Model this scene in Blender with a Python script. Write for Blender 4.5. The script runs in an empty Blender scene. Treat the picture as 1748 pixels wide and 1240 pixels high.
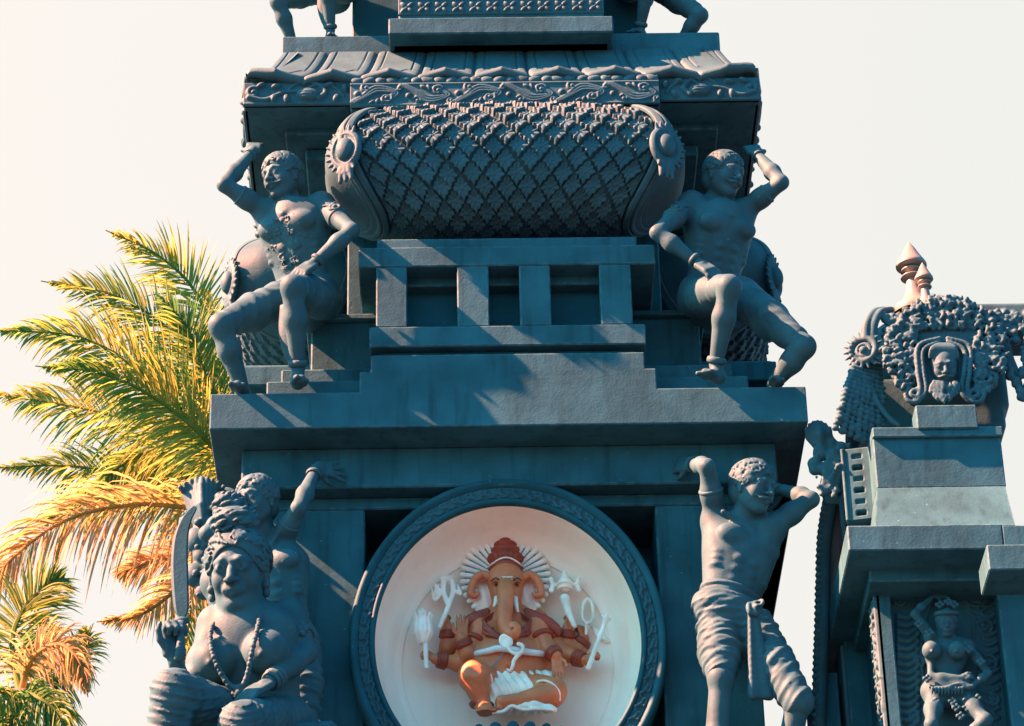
import bpy, math, random
import numpy as np
from mathutils import Vector
random.seed(7); rng = np.random.default_rng(11)
SC = bpy.context.scene; COL = SC.collection

# ---------------------------------------------------------------- camera
PITCH, HEAD, ROLL, FPX = math.radians(31.0), 0.020, 0.023, 5400.0
CAM = np.array([-0.3383, -18.3058, 1.60])
_fw = np.array([math.sin(HEAD)*math.cos(PITCH), math.cos(HEAD)*math.cos(PITCH), math.sin(PITCH)])
_rt = np.array([math.cos(HEAD), -math.sin(HEAD), 0.0]); _up = np.cross(_rt, _fw)
_c, _s = math.cos(ROLL), math.sin(ROLL)
RT = _rt*_c - _up*_s; UP = _rt*_s + _up*_c; FW = _fw
cd = bpy.data.cameras.new('camera'); cam = bpy.data.objects.new('camera', cd); COL.objects.link(cam)
cd.sensor_width = 36.0; cd.lens = FPX/1748*36.0; cd.clip_start = 0.1; cd.clip_end = 5000
from mathutils import Matrix
cam.matrix_world = Matrix(((RT[0], UP[0], -FW[0], CAM[0]), (RT[1], UP[1], -FW[1], CAM[1]), (RT[2], UP[2], -FW[2], CAM[2]), (0, 0, 0, 1)))
SC.camera = cam

# ---------------------------------------------------------------- light
SUN_DIR = np.array([1.0, 0.16, -0.90]); SUN_DIR /= np.linalg.norm(SUN_DIR)      # way the light travels
sd = bpy.data.lights.new('sun', 'SUN'); sun = bpy.data.objects.new('sun', sd); COL.objects.link(sun)
sd.energy = 5.0; sd.angle = math.radians(0.6); sd.color = (1.0, 0.255, 0.135)
sun.rotation_mode = 'QUATERNION'; sun.rotation_quaternion = Vector(SUN_DIR).to_track_quat('-Z', 'Y')
sun.location = (-20, -10, 40)
elev = math.asin(-SUN_DIR[2]); azim = math.atan2(-SUN_DIR[0], -SUN_DIR[1])
W = bpy.data.worlds.new('World'); SC.world = W; W.use_nodes = True
nt = W.node_tree; N = nt.nodes; L = nt.links; N.clear()
wo = N.new('ShaderNodeOutputWorld'); bg = N.new('ShaderNodeBackground'); bg.inputs[1].default_value = 0.030
sk = N.new('ShaderNodeTexSky'); sk.sky_type = 'NISHITA'; sk.sun_disc = False
sk.sun_elevation = elev; sk.sun_rotation = azim; sk.dust_density = 2.0
tint = N.new('ShaderNodeMix'); tint.data_type = 'RGBA'; tint.blend_type = 'MULTIPLY'; tint.inputs[0].default_value = 1.0
tint.inputs[7].default_value = (0.18, 0.62, 0.68, 1)
L.new(sk.outputs[0], tint.inputs[6])
tc = N.new('ShaderNodeTexCoord'); sep = N.new('ShaderNodeSeparateXYZ'); L.new(tc.outputs['Generated'], sep.inputs[0])
# bright milky haze fills the sky beyond the towers (+Y), clear sky behind the viewer
mr = N.new('ShaderNodeMapRange'); mr.inputs[1].default_value = 0.50; mr.inputs[2].default_value = 0.74
L.new(sep.outputs[1], mr.inputs[0])
mr2 = N.new('ShaderNodeMapRange'); mr2.inputs[1].default_value = -0.16; mr2.inputs[2].default_value = 0.16
L.new(sep.outputs[0], mr2.inputs[0])
hz = N.new('ShaderNodeMix'); hz.data_type = 'RGBA'
hz.inputs[6].default_value = (1.72, 1.62, 1.52, 1); hz.inputs[7].default_value = (1.55, 1.545, 1.47, 1)
L.new(mr2.outputs[0], hz.inputs[0])
mx = N.new('ShaderNodeMix'); mx.data_type = 'RGBA'
L.new(mr.outputs[0], mx.inputs[0]); L.new(tint.outputs[2], mx.inputs[6]); L.new(hz.outputs[2], mx.inputs[7])
L.new(mx.outputs[2], bg.inputs[0]); L.new(bg.outputs[0], wo.inputs[0])
SC.view_settings.view_transform = 'Standard'; SC.view_settings.look = 'None'
SC.view_settings.exposure = 4.25; SC.view_settings.gamma = 1.0; SC.view_settings.use_curve_mapping = False

# ---------------------------------------------------------------- design helpers
def P(px, py, Y):
    """point of depth Y seen at a measured position of the survey picture"""
    d = FW + RT*((px-874.0)/FPX) + UP*((620.0-py)/FPX)
    return CAM + d*((Y-CAM[1])/d[1])
def V(*a): return np.array(a, float)
def unit(v): v = np.asarray(v, float); return v/np.linalg.norm(v)
M = 1.0/256.0                                     # metres per survey pixel at the front face

# ---------------------------------------------------------------- objects
def tag(o, label=None, cat=None, group=None, kind=None):
    if label: o['label'] = label
    if cat: o['category'] = cat
    if group: o['group'] = group
    if kind: o['kind'] = kind
    return o
def thing(name, label, cat, loc, group=None):
    o = bpy.data.objects.new(name, None); COL.objects.link(o); o.location = [float(v) for v in loc]
    o.empty_display_size = 0.2
    return tag(o, label, cat, group)
def origin_of(p):
    o = V(0, 0, 0)
    while p is not None: o = o + np.array(p.location); p = p.parent
    return o
def obj(name, geo, mats, parent=None, smooth=True, loc=None):
    """geo = (verts Nx3 world, faces list or Nx4 array [, material index array]); links ONE mesh object"""
    v, fcs = np.asarray(geo[0], float), geo[1]
    o0 = origin_of(parent) if parent is not None else V(0, 0, 0)
    if loc is None: loc = V(0, 0, 0) if parent is not None else V(v[:, 0].mean(), v[:, 1].mean(), v[:, 2].min())
    loc = np.asarray(loc, float)
    v = v - o0 - loc
    me = bpy.data.meshes.new(name)
    if isinstance(fcs, np.ndarray):
        n, k = fcs.shape
        me.vertices.add(len(v)); me.vertices.foreach_set('co', v.astype(np.float32).ravel())
        me.loops.add(n*k); me.loops.foreach_set('vertex_index', fcs.astype(np.int32).ravel())
        me.polygons.add(n); me.polygons.foreach_set('loop_start', np.arange(0, n*k, k, dtype=np.int32))
        me.polygons.foreach_set('loop_total', np.full(n, k, np.int32))
        me.update(calc_edges=True); me.validate()
    else:
        me.from_pydata([tuple(p) for p in v], [], fcs); me.update()
    if not isinstance(mats, (list, tuple)): mats = [mats]
    for m in mats: me.materials.append(m)
    if len(geo) > 2: me.polygons.foreach_set('material_index', np.asarray(geo[2], np.int32))
    if smooth: me.polygons.foreach_set('use_smooth', np.ones(len(me.polygons), bool))
    o = bpy.data.objects.new(name, me); COL.objects.link(o); o.location = [float(t) for t in loc]
    if parent is not None: o.parent = parent
    return o
def merge(*geos):
    vs, fs, n = [], [], 0
    for g in geos:
        vs.append(np.asarray(g[0], float))
        fs += [tuple(int(i)+n for i in f) for f in g[1]]; n += len(g[0])
    return np.concatenate(vs), fs
def box(x0, x1, y0, y1, z0, z1, b=0.008):
    """box with chamfered edges"""
    x0, x1 = min(x0, x1), max(x0, x1); y0, y1 = min(y0, y1), max(y0, y1); z0, z1 = min(z0, z1), max(z0, z1)
    c = V((x0+x1)/2, (y0+y1)/2, (z0+z1)/2); h = V((x1-x0)/2, (y1-y0)/2, (z1-z0)/2); b = min(b, *(h*0.45))
    vs, idx = [], {}
    for sx in (-1, 1):
        for sy in (-1, 1):
            for sz in (-1, 1):
                s = V(sx, sy, sz)
                for a in range(3):
                    q = h-b; q = q.copy(); q[a] = h[a]
                    idx[(sx, sy, sz, a)] = len(vs); vs.append(c+s*q)
    F = []
    def I(s, a): return idx[(s[0], s[1], s[2], a)]
    for a in range(3):
        u, w = (a+1) % 3, (a+2) % 3
        for sa in (-1, 1):
            r = []
            for su, sw in ((-1, -1), (1, -1), (1, 1), (-1, 1)):
                s = [0, 0, 0]; s[a] = sa; s[u] = su; s[w] = sw; r.append(I(s, a))
            F.append(tuple(r if sa > 0 else r[::-1]))
        for su in (-1, 1):
            for sw in (-1, 1):                     # edge strip along axis a between faces u and w
                s0 = [0, 0, 0]; s0[u] = su; s0[w] = sw; s1 = list(s0); s0[a] = -1; s1[a] = 1
                q = (I(s0, u), I(s1, u), I(s1, w), I(s0, w))
                F.append(q if su*sw < 0 else q[::-1])
    for sx in (-1, 1):
        for sy in (-1, 1):
            for sz in (-1, 1):
                t = (I((sx, sy, sz), 0), I((sx, sy, sz), 1), I((sx, sy, sz), 2))
                F.append(t if sx*sy*sz > 0 else t[::-1])
    return np.array(vs), F
def grid_faces(nu, nv, closed_u=False, closed_v=False):
    iu = np.arange(nu if closed_u else nu-1); iv = np.arange(nv if closed_v else nv-1)
    A, B = np.meshgrid(iu, iv, indexing='ij'); A2, B2 = (A+1) % nu, (B+1) % nv
    return np.stack([A*nv+B, A2*nv+B, A2*nv+B2, A*nv+B2], -1).reshape(-1, 4)
def lathe(c, prof, n=48, axis='z', e1=None, e2=None, ax=None):
    ax = V(0, 0, 1) if ax is None else unit(ax)
    e1 = unit(np.cross(ax, V(0.3, 1, 0.1))) if e1 is None else e1; e2 = np.cross(ax, e1)
    t = np.linspace(0, 2*math.pi, n, endpoint=False); pr = np.array(prof, float)
    v = (np.asarray(c) + pr[None, :, 1, None]*ax + pr[None, :, 0, None]*(np.cos(t)[:, None, None]*e1 + np.sin(t)[:, None, None]*e2)).reshape(-1, 3)
    return v, grid_faces(n, len(pr), closed_u=True)
def tubeg(pts, radii, n=8, flat=1.0):
    """tube through points with parallel-transport frame, capped to a point"""
    pts = np.array(pts, float); radii = np.broadcast_to(np.array(radii, float), (len(pts),)).copy()
    T = np.gradient(pts, axis=0); T /= np.linalg.norm(T, axis=1)[:, None]+1e-9
    u = unit(np.cross(T[0], V(0.21, 0.13, 0.97))); rings = []
    for i in range(len(pts)):
        u = unit(u - T[i]*(u@T[i])); w = np.cross(T[i], u)
        a = np.linspace(0, 2*math.pi, n, endpoint=False)
        rings.append(pts[i] + radii[i]*(np.cos(a)[:, None]*u + flat*np.sin(a)[:, None]*w))
    rings = [np.repeat((pts[0]-T[0]*radii[0]*0.3)[None], n, 0)*1.0] + rings + [np.repeat((pts[-1]+T[-1]*radii[-1]*0.3)[None], n, 0)]
    # keep cap rings tiny instead of degenerate
    rings[0] = rings[0]+(rings[1]-pts[0])*0.25; rings[-1] = rings[-1]+(rings[-2]-pts[-1])*0.25
    v = np.concatenate(rings); F = grid_faces(len(rings), n, closed_v=True)
    F = [tuple(f) for f in F.tolist()] + [tuple(range(n))[::1], tuple(range(len(v)-n, len(v)))[::-1]]
    return v, F
def spline(pts, n=60):
    """Catmull-Rom through points"""
    p = np.array(pts, float); p = np.concatenate([[2*p[0]-p[1]], p, [2*p[-1]-p[-2]]]); out = []
    m = len(p)-3
    for s in np.linspace(0, m-1e-6, n):
        i = int(s); t = s-i; a, b, c, d = p[i:i+4]
        out.append(0.5*((2*b)+(-a+c)*t+(2*a-5*b+4*c-d)*t*t+(-a+3*b-3*c+d)*t**3))
    return np.array(out)

# ---------------------------------------------------------------- sculpting: distance field + surface nets
def smin(a, b, k):
    if k <= 0: return np.minimum(a, b)
    h = np.maximum(k-np.abs(a-b), 0)/k
    return np.minimum(a, b)-h*h*k*0.25
def smax(a, b, k): return -smin(-a, -b, k)
def rotm(ax, fwd=None):
    """matrix with rows = local axes: z along ax, y along fwd"""
    z = unit(ax); y = V(0, -1, 0.01) if fwd is None else np.asarray(fwd, float)
    y = unit(y - z*(y@z)); x = np.cross(y, z); return np.array([x, y, z])
class Sculpt:
    def __init__(s, lo, hi, h=0.009):
        s.h = h; s.lo = np.array(lo, float); s.n = np.ceil((np.array(hi, float)-s.lo)/h).astype(int)+1
        s.F = np.full(tuple(s.n), 9.0, np.float32)
        s.ax = [s.lo[i]+np.arange(s.n[i])*h for i in range(3)]
    def win(s, lo, hi, m):
        a = np.maximum(((np.minimum(lo, hi)-m-s.lo)/s.h).astype(int), 0); b = np.minimum(((np.maximum(lo, hi)+m-s.lo)/s.h).astype(int)+2, s.n)
        if np.any(b <= a): return None, None
        sl = tuple(slice(a[i], b[i]) for i in range(3))
        X, Y, Z = np.meshgrid(s.ax[0][sl[0]], s.ax[1][sl[1]], s.ax[2][sl[2]], indexing='ij', sparse=True)
        return sl, (X, Y, Z)
    def _ap(s, sl, d, k, op):
        if op == 'add': s.F[sl] = smin(s.F[sl], d, k)
        elif op == 'sub': s.F[sl] = smax(s.F[sl], -d, k)
        elif op == 'int': s.F[sl] = smax(s.F[sl], d, k)
    def cap(s, a, b, ra, rb=None, k=0.03, op='add', sq=None):
        """tapered limb from a to b"""
        a = np.asarray(a, float); b = np.asarray(b, float); rb = ra if rb is None else rb
        m = max(ra, rb)+k+3*s.h; sl, g = s.win(np.minimum(a, b), np.maximum(a, b), m)
        if sl is None: return
        ba = b-a; L2 = ba@ba+1e-12
        q = [g[i]-a[i] for i in range(3)]
        t = np.clip((q[0]*ba[0]+q[1]*ba[1]+q[2]*ba[2])/L2, 0, 1)
        d = np.sqrt((q[0]-t*ba[0])**2+(q[1]-t*ba[1])**2+(q[2]-t*ba[2])**2)-(ra+(rb-ra)*t)
        s._ap(sl, d, k, op)
    def chain(s, pts, rs, k=0.02, op='add'):
        rs = np.broadcast_to(np.array(rs, float), (len(pts),))
        for i in range(len(pts)-1): s.cap(pts[i], pts[i+1], rs[i], rs[i+1], k, op)
    def ell(s, c, r, R=None, k=0.03, op='add'):
        c = np.asarray(c, float); r = np.broadcast_to(np.array(r, float), (3,)); m = max(r)+k+3*s.h
        sl, g = s.win(c, c, m)
        if sl is None: return
        q = [g[i]-c[i] for i in range(3)]
        if R is not None: q = [q[0]*R[j][0]+q[1]*R[j][1]+q[2]*R[j][2] for j in range(3)]
        k0 = np.sqrt((q[0]/r[0])**2+(q[1]/r[1])**2+(q[2]/r[2])**2)
        k1 = np.sqrt((q[0]/r[0]**2)**2+(q[1]/r[1]**2)**2+(q[2]/r[2]**2)**2)+1e-9
        s._ap(sl, k0*(k0-1)/k1, k, op)
    def rbox(s, c, r, R=None, rad=0.02, k=0.01, op='add'):
        c = np.asarray(c, float); r = np.array(r, float); sl, g = s.win(c, c, np.linalg.norm(r)+k+3*s.h)
        if sl is None: return
        q = [g[i]-c[i] for i in range(3)]
        if R is not None: q = [q[0]*R[j][0]+q[1]*R[j][1]+q[2]*R[j][2] for j in range(3)]
        q = [np.abs(q[i])-(r[i]-rad) for i in range(3)]
        d = np.sqrt(np.maximum(q[0], 0)**2+np.maximum(q[1], 0)**2+np.maximum(q[2], 0)**2)+np.minimum(np.maximum(q[0], np.maximum(q[1], q[2])), 0)-rad
        s._ap(sl, d, k, op)
    def torus(s, c, ax, R0, r, k=0.01, op='add', sx=1.0):
        c = np.asarray(c, float); ax = unit(ax); sl, g = s.win(c, c, R0+r+k+3*s.h)
        if sl is None: return
        q = [g[i]-c[i] for i in range(3)]
        z = q[0]*ax[0]+q[1]*ax[1]+q[2]*ax[2]; rr = np.sqrt(np.maximum(q[0]**2+q[1]**2+q[2]**2-z*z, 0))
        s._ap(sl, np.sqrt((rr-R0)**2+z*z)-r, k, op)
    def disp(s, c, rad, fn, near=0.05):
        """add fn(X,Y,Z)*falloff to the field near c"""
        c = np.asarray(c, float); sl, g = s.win(c, c, rad)
        if sl is None: return
        dd = np.sqrt((g[0]-c[0])**2+(g[1]-c[1])**2+(g[2]-c[2])**2)/rad
        w = np.clip(1-dd, 0, 1); w = np.minimum(w*3, 1)
        s.F[sl] += (fn(*g)*w).astype(np.float32)
    def plane(s, n, d0):
        n = unit(n); X, Y, Z = np.meshgrid(*s.ax, indexing='ij', sparse=True)
        s.F = np.maximum(s.F, (X*n[0]+Y*n[1]+Z*n[2]-d0).astype(np.float32))
    def mesh(s, relax=1):
        F = s.F; F[0], F[-1], F[:, 0], F[:, -1], F[:, :, 0], F[:, :, -1] = (9.0,)*6
        nx, ny, nz = F.shape; ins = F < 0
        c = np.zeros((nx-1, ny-1, nz-1), np.int8); offs = [(i, j, k) for i in (0, 1) for j in (0, 1) for k in (0, 1)]
        for i, j, k in offs: c += ins[i:nx-1+i, j:ny-1+j, k:nz-1+k]
        act = np.argwhere((c > 0) & (c < 8)); n = len(act)
        cv = {o: F[act[:, 0]+o[0], act[:, 1]+o[1], act[:, 2]+o[2]] for o in offs}
        acc = np.zeros((n, 3)); cnt = np.zeros(n)
        for o in offs:
            for a in range(3):
                if o[a] == 0:
                    p = list(o); p[a] = 1; p = tuple(p); f0, f1 = cv[o], cv[p]; m = (f0 < 0) != (f1 < 0)
                    t = np.where(m, f0/np.where(m, f0-f1, 1), 0); q = np.zeros((n, 3)); q[:] = o; q[:, a] = t
                    acc += q*m[:, None]; cnt += m
        v = s.lo+(act+acc/cnt[:, None])*s.h
        idx = np.full((nx-1, ny-1, nz-1), -1, np.int32); idx[tuple(act.T)] = np.arange(n)
        Fs = []
        for a in range(3):
            b, d = (a+1) % 3, (a+2) % 3
            sl0 = [slice(None)]*3; sl1 = [slice(None)]*3; sl0[a] = slice(0, -1); sl1[a] = slice(1, None)
            A, B = ins[tuple(sl0)], ins[tuple(sl1)]
            E_ = np.argwhere(A != B); E_ = E_[(E_[:, b] > 0) & (E_[:, d] > 0)]
            if len(E_) == 0: continue
            flip = A[tuple(E_.T)]
            def g(db, dd):
                q = E_.copy(); q[:, b] -= db; q[:, d] -= dd; return idx[tuple(q.T)]
            Q = np.stack([g(0, 0), g(1, 0), g(1, 1), g(0, 1)], 1)
            Q[~flip] = Q[~flip][:, ::-1]; Fs.append(Q)
        f = np.concatenate(Fs)
        for _ in range(relax):
            s1 = np.zeros_like(v); cc = np.zeros(n)
            for i in range(4):
                a_, b_ = f[:, i], f[:, (i+1) % 4]
                for k in range(3): s1[:, k] += np.bincount(a_, v[b_, k], n)
                cc += np.bincount(a_, minlength=n)
                for k in range(3): s1[:, k] += np.bincount(b_, v[a_, k], n)
                cc += np.bincount(b_, minlength=n)
            v = v*0.5+0.5*s1/np.maximum(cc, 1)[:, None]
        return v, f
_ph = rng.uniform(0, 6.28, (24, 3)); _fr = rng.normal(0, 1, (24, 3)); _fr /= np.linalg.norm(_fr, axis=1)[:, None]
def waves(X, Y, Z, scale, n=8):
    o = 0
    for i in range(n):
        f = _fr[i]*(2*math.pi/scale)*(0.7+0.09*i); o = o+np.sin(f[0]*X+f[1]*Y+f[2]*Z+_ph[i, 0])
    return o/n

# ---------------------------------------------------------------- carved relief: height field drawn with strokes
class Relief:
    def __init__(s, w, h, res=0.005):
        s.w, s.h_, s.res = w, h, res; s.nu = int(w/res)+1; s.nv = int(h/res)+1
        s.u = np.linspace(0, w, s.nu); s.v = np.linspace(0, h, s.nv); s.H = np.zeros((s.nu, s.nv))
    def _w(s, lo, hi):
        a = max(int(lo[0]/s.res), 0); b = min(int(hi[0]/s.res)+2, s.nu); c = max(int(lo[1]/s.res), 0); d = min(int(hi[1]/s.res)+2, s.nv)
        if b <= a or d <= c: return None
        return (slice(a, b), slice(c, d)), s.u[a:b][:, None], s.v[c:d][None]
    def stroke(s, pts, rs, gain=1.0, base=0.0, mode='max'):
        pts = np.array(pts, float); rs = np.broadcast_to(np.array(rs, float), (len(pts),))
        for i in range(len(pts)-1):
            a, b = pts[i], pts[i+1]; r = max(rs[i], rs[i+1])
            q = s._w(np.minimum(a, b)-r, np.maximum(a, b)+r)
            if q is None: continue
            sl, U, Vv = q; ba = b-a; t = np.clip(((U-a[0])*ba[0]+(Vv-a[1])*ba[1])/(ba@ba+1e-12), 0, 1)
            rr = rs[i]+(rs[i+1]-rs[i])*t; d = np.hypot(U-a[0]-t*ba[0], Vv-a[1]-t*ba[1])
            hh = np.where(d < rr, gain*np.sqrt(np.maximum(rr*rr-d*d, 0))+base, -1e3)
            if mode == 'max': s.H[sl] = np.maximum(s.H[sl], np.where(hh > -1, hh, s.H[sl]))
            elif mode == 'add': s.H[sl] += np.where(hh > -1, hh, 0)
            else: s.H[sl] -= np.where(hh > -1, hh, 0)
    def blob(s, c, r, ang=0, gain=1.0, base=0.0, mode='max', p=0.5):
        m = max(r); q = s._w((c[0]-m, c[1]-m), (c[0]+m, c[1]+m))
        if q is None: return
        sl, U, Vv = q; ca, sa = math.cos(ang), math.sin(ang); x = (U-c[0])*ca+(Vv-c[1])*sa; y = -(U-c[0])*sa+(Vv-c[1])*ca
        e = 1-(x/r[0])**2-(y/r[1])**2; hh = np.where(e > 0, gain*min(r)*np.maximum(e, 0)**p+base, 0)
        if mode == 'max': s.H[sl] = np.maximum(s.H[sl], hh)
        elif mode == 'add': s.H[sl] += np.where(e > 0, hh, 0)
        else: s.H[sl] -= np.where(e > 0, hh, 0)
    def spiral(s, c, r, turns, a0, width, hand=1, gain=1.0):
        t = np.linspace(0, 1, int(26*turns)+6); rr = r*(1-0.85*t); a = a0+hand*t*turns*2*math.pi
        s.stroke(np.stack([c[0]+rr*np.cos(a), c[1]+rr*np.sin(a)], 1), width*(1-0.35*t), gain)
        s.blob(c, (width*1.1, width*1.1), gain=gain*1.2)
    def blur(s, n=1):
        for _ in range(n):
            H = np.pad(s.H, 1, mode='edge'); s.H = (H[1:-1, 1:-1]*4+H[:-2, 1:-1]+H[2:, 1:-1]+H[1:-1, :-2]+H[1:-1, 2:])/8
    def geo(s, o, eu, ev, en, skirt=0.03):
        """slab with the carved face; closed behind"""
        o = np.asarray(o, float); eu, ev, en = map(unit, (eu, ev, en)); H = np.pad(s.H, 1, constant_values=-skirt)
        u = np.concatenate([[s.u[0]], s.u, [s.u[-1]]]); v = np.concatenate([[s.v[0]], s.v, [s.v[-1]]])
        X = o+u[:, None, None]*eu+v[None, :, None]*ev+H[..., None]*en
        F = grid_faces(len(u), len(v))
        if np.cross(eu, ev)@en < 0: F = F[:, ::-1]
        return X.reshape(-1, 3), F

# ---------------------------------------------------------------- materials
def mat(name, col, rough=0.7, var=0.25, bump=0.25, bscale=60.0, wear=None, vscale=3.0, metallic=0.0, streak=0.0, spec=0.07, sub=None, edge=None):
    m = bpy.data.materials.new(name); m.use_nodes = True; nt = m.node_tree; N = nt.nodes; L = nt.links
    b = N['Principled BSDF']; b.inputs['Roughness'].default_value = rough; b.inputs['Metallic'].default_value = metallic
    b.inputs['Specular IOR Level'].default_value = spec
    g = N.new('ShaderNodeNewGeometry')
    n1 = N.new('ShaderNodeTexNoise'); n1.inputs['Scale'].default_value = vscale; n1.inputs['Detail'].default_value = 8; L.new(g.outputs['Position'], n1.inputs['Vector'])
    n2 = N.new('ShaderNodeTexNoise'); n2.inputs['Scale'].default_value = bscale; n2.inputs['Detail'].default_value = 5; L.new(g.outputs['Position'], n2.inputs['Vector'])
    c1 = N.new('ShaderNodeMix'); c1.data_type = 'RGBA'
    c1.inputs[6].default_value = (*[c*(1-var) for c in col], 1); c1.inputs[7].default_value = (*[min(c*(1+var), 1) for c in col], 1)
    mr = N.new('ShaderNodeMapRange'); mr.inputs[1].default_value = 0.3; mr.inputs[2].default_value = 0.7; L.new(n1.outputs[0], mr.inputs[0]); L.new(mr.outputs[0], c1.inputs[0])
    out = c1.outputs[2]
    if streak:
        mp = N.new('ShaderNodeMapping'); mp.inputs['Scale'].default_value = (9, 9, 0.9); L.new(g.outputs['Position'], mp.inputs['Vector'])
        n3 = N.new('ShaderNodeTexNoise'); n3.inputs['Scale'].default_value = 1.6; n3.inputs['Detail'].default_value = 6; L.new(mp.outputs[0], n3.inputs['Vector'])
        r3 = N.new('ShaderNodeMapRange'); r3.inputs[1].default_value = 0.52; r3.inputs[2].default_value = 0.75; r3.inputs[4].default_value = streak; L.new(n3.outputs[0], r3.inputs[0])
        c3 = N.new('ShaderNodeMix'); c3.data_type = 'RGBA'; L.new(r3.outputs[0], c3.inputs[0]); L.new(out, c3.inputs[6]); c3.inputs[7].default_value = (*[c*0.45 for c in col], 1); out = c3.outputs[2]
    if wear:
        r2 = N.new('ShaderNodeMapRange'); r2.inputs[1].default_value = 0.535; r2.inputs[2].default_value = 0.62; r2.inputs[4].default_value = 0.55
        L.new(g.outputs['Pointiness'], r2.inputs[0])
        c2 = N.new('ShaderNodeMix'); c2.data_type = 'RGBA'; L.new(r2.outputs[0], c2.inputs[0]); L.new(out, c2.inputs[6]); c2.inputs[7].default_value = (*wear, 1); out = c2.outputs[2]
    if spec < .1:                                         # tiny flakes where the paint has gone
        nf = N.new('ShaderNodeTexNoise'); nf.inputs['Scale'].default_value = 34; nf.inputs['Detail'].default_value = 2; L.new(g.outputs['Position'], nf.inputs['Vector'])
        rf = N.new('ShaderNodeMapRange'); rf.inputs[1].default_value = 0.735; rf.inputs[2].default_value = 0.77; rf.inputs[4].default_value = .8; L.new(nf.outputs[0], rf.inputs[0])
        cf = N.new('ShaderNodeMix'); cf.data_type = 'RGBA'; L.new(rf.outputs[0], cf.inputs[0]); L.new(out, cf.inputs[6]); cf.inputs[7].default_value = (*[min(q*2.3, .9) for q in col], 1); out = cf.outputs[2]
    if edge:                                              # paint rubbed thin along the arrises
        bv = N.new('ShaderNodeBevel'); bv.samples = 3; bv.inputs['Radius'].default_value = 0.016
        dt = N.new('ShaderNodeVectorMath'); dt.operation = 'DOT_PRODUCT'; L.new(bv.outputs[0], dt.inputs[0]); L.new(g.outputs['Normal'], dt.inputs[1])
        re_ = N.new('ShaderNodeMapRange'); re_.inputs[1].default_value = 0.995; re_.inputs[2].default_value = 0.90; re_.inputs[3].default_value = 0.0; re_.inputs[4].default_value = 1.0; L.new(dt.outputs['Value'], re_.inputs[0])
        ne = N.new('ShaderNodeTexNoise'); ne.inputs['Scale'].default_value = 16; ne.inputs['Detail'].default_value = 6; L.new(g.outputs['Position'], ne.inputs['Vector'])
        rn = N.new('ShaderNodeMapRange'); rn.inputs[1].default_value = 0.42; rn.inputs[2].default_value = 0.62; L.new(ne.outputs[0], rn.inputs[0])
        ml = N.new('ShaderNodeMath'); ml.operation = 'MULTIPLY'; L.new(re_.outputs[0], ml.inputs[0]); L.new(rn.outputs[0], ml.inputs[1])
        ce = N.new('ShaderNodeMix'); ce.data_type = 'RGBA'; L.new(ml.outputs[0], ce.inputs[0]); L.new(out, ce.inputs[6]); ce.inputs[7].default_value = (*edge, 1); out = ce.outputs[2]
    L.new(out, b.inputs['Base Color'])
    rr = N.new('ShaderNodeMapRange'); rr.inputs[3].default_value = rough-0.12; rr.inputs[4].default_value = min(rough+0.12, 1); L.new(n2.outputs[0], rr.inputs[0]); L.new(rr.outputs[0], b.inputs['Roughness'])
    bp = N.new('ShaderNodeBump'); bp.inputs['Strength'].default_value = bump; bp.inputs['Distance'].default_value = 0.012
    ad = N.new('ShaderNodeMath'); ad.operation = 'MULTIPLY_ADD'; ad.inputs[1].default_value = 2.0
    n4 = N.new('ShaderNodeTexNoise'); n4.inputs['Scale'].default_value = bscale*0.22; n4.inputs['Detail'].default_value = 3; L.new(g.outputs['Position'], n4.inputs['Vector'])
    L.new(n4.outputs[0], ad.inputs[0]); L.new(n2.outputs[0], ad.inputs[2]); L.new(ad.outputs[0], bp.inputs['Height']); L.new(bp.outputs[0], b.inputs['Normal'])
    return m
STONE = mat('painted_stone', (0.0195, 0.094, 0.130), 0.68, 0.28, 0.12, 55, streak=0.65, edge=(0.075, 0.19, 0.24))
STATUE = mat('painted_statue', (0.028, 0.094, 0.126), 0.55, 0.18, 0.12, 80, streak=0.25, wear=(0.06, 0.15, 0.18), vscale=5)
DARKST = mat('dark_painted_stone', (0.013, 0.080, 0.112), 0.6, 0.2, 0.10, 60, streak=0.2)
# ---------------------------------------------------------------- ground
gs = 300.0
g_n = 61; gx = np.linspace(-gs, gs, g_n); GX, GY = np.meshgrid(gx, gx, indexing='ij')
GM = mat('courtyard_paving', (0.026, 0.05, 0.07), 0.85, 0.2, 0.3, 12)
tag(obj('ground', (np.stack([GX, GY, GX*0], -1).reshape(-1, 3), grid_faces(g_n, g_n)), GM, None, loc=V(0, 0, 0)), kind='structure')

# ---------------------------------------------------------------- main tower (square in plan, centre CX, CY)
CX, CY = 0.0, 2.6
def side_map(side, hw=2.0, cx=0.0):
    """turn a piece modelled for the front onto side 1 (right), 2 (back) or 3 (left); hw = where depth 0 lies on that side"""
    def T(g):
        v, f = g if isinstance(g, tuple) else (g, None)
        v = np.asarray(v, float).copy(); x, y = v[..., 0].copy()-cx, v[..., 1].copy()
        if side == 1: v[..., 0] = cx+hw-y; v[..., 1] = CY+x
        elif side == 3: v[..., 0] = cx-hw+y; v[..., 1] = CY-x
        elif side == 2: v[..., 0] = cx-x; v[..., 1] = 2*CY-y
        return v if f is None else (v, f)
    return T
Z0 = 12.116                                        # underside of the big ledge
def zof(py, Y=0.0, px=868): return float(P(px, py, Y)[2])
def xof(px, py, Y=0.0): return float(P(px, py, Y)[0])
tower = thing('temple_tower', 'tall blue grey painted stone tower in stepped tiers filling the middle of the view', 'tower', (CX, CY, 0))
def slab(name, hw, y0, z0, z1, hy=None, m=None, b=0.010, parent=tower, hx=None):
    """slab centred on the tower axis whose front face stands at depth y0"""
    return obj(name, box(CX-hw, CX+hw, y0, 2*CY-y0, z0, z1, b), m or STONE, parent, smooth=False)
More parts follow.
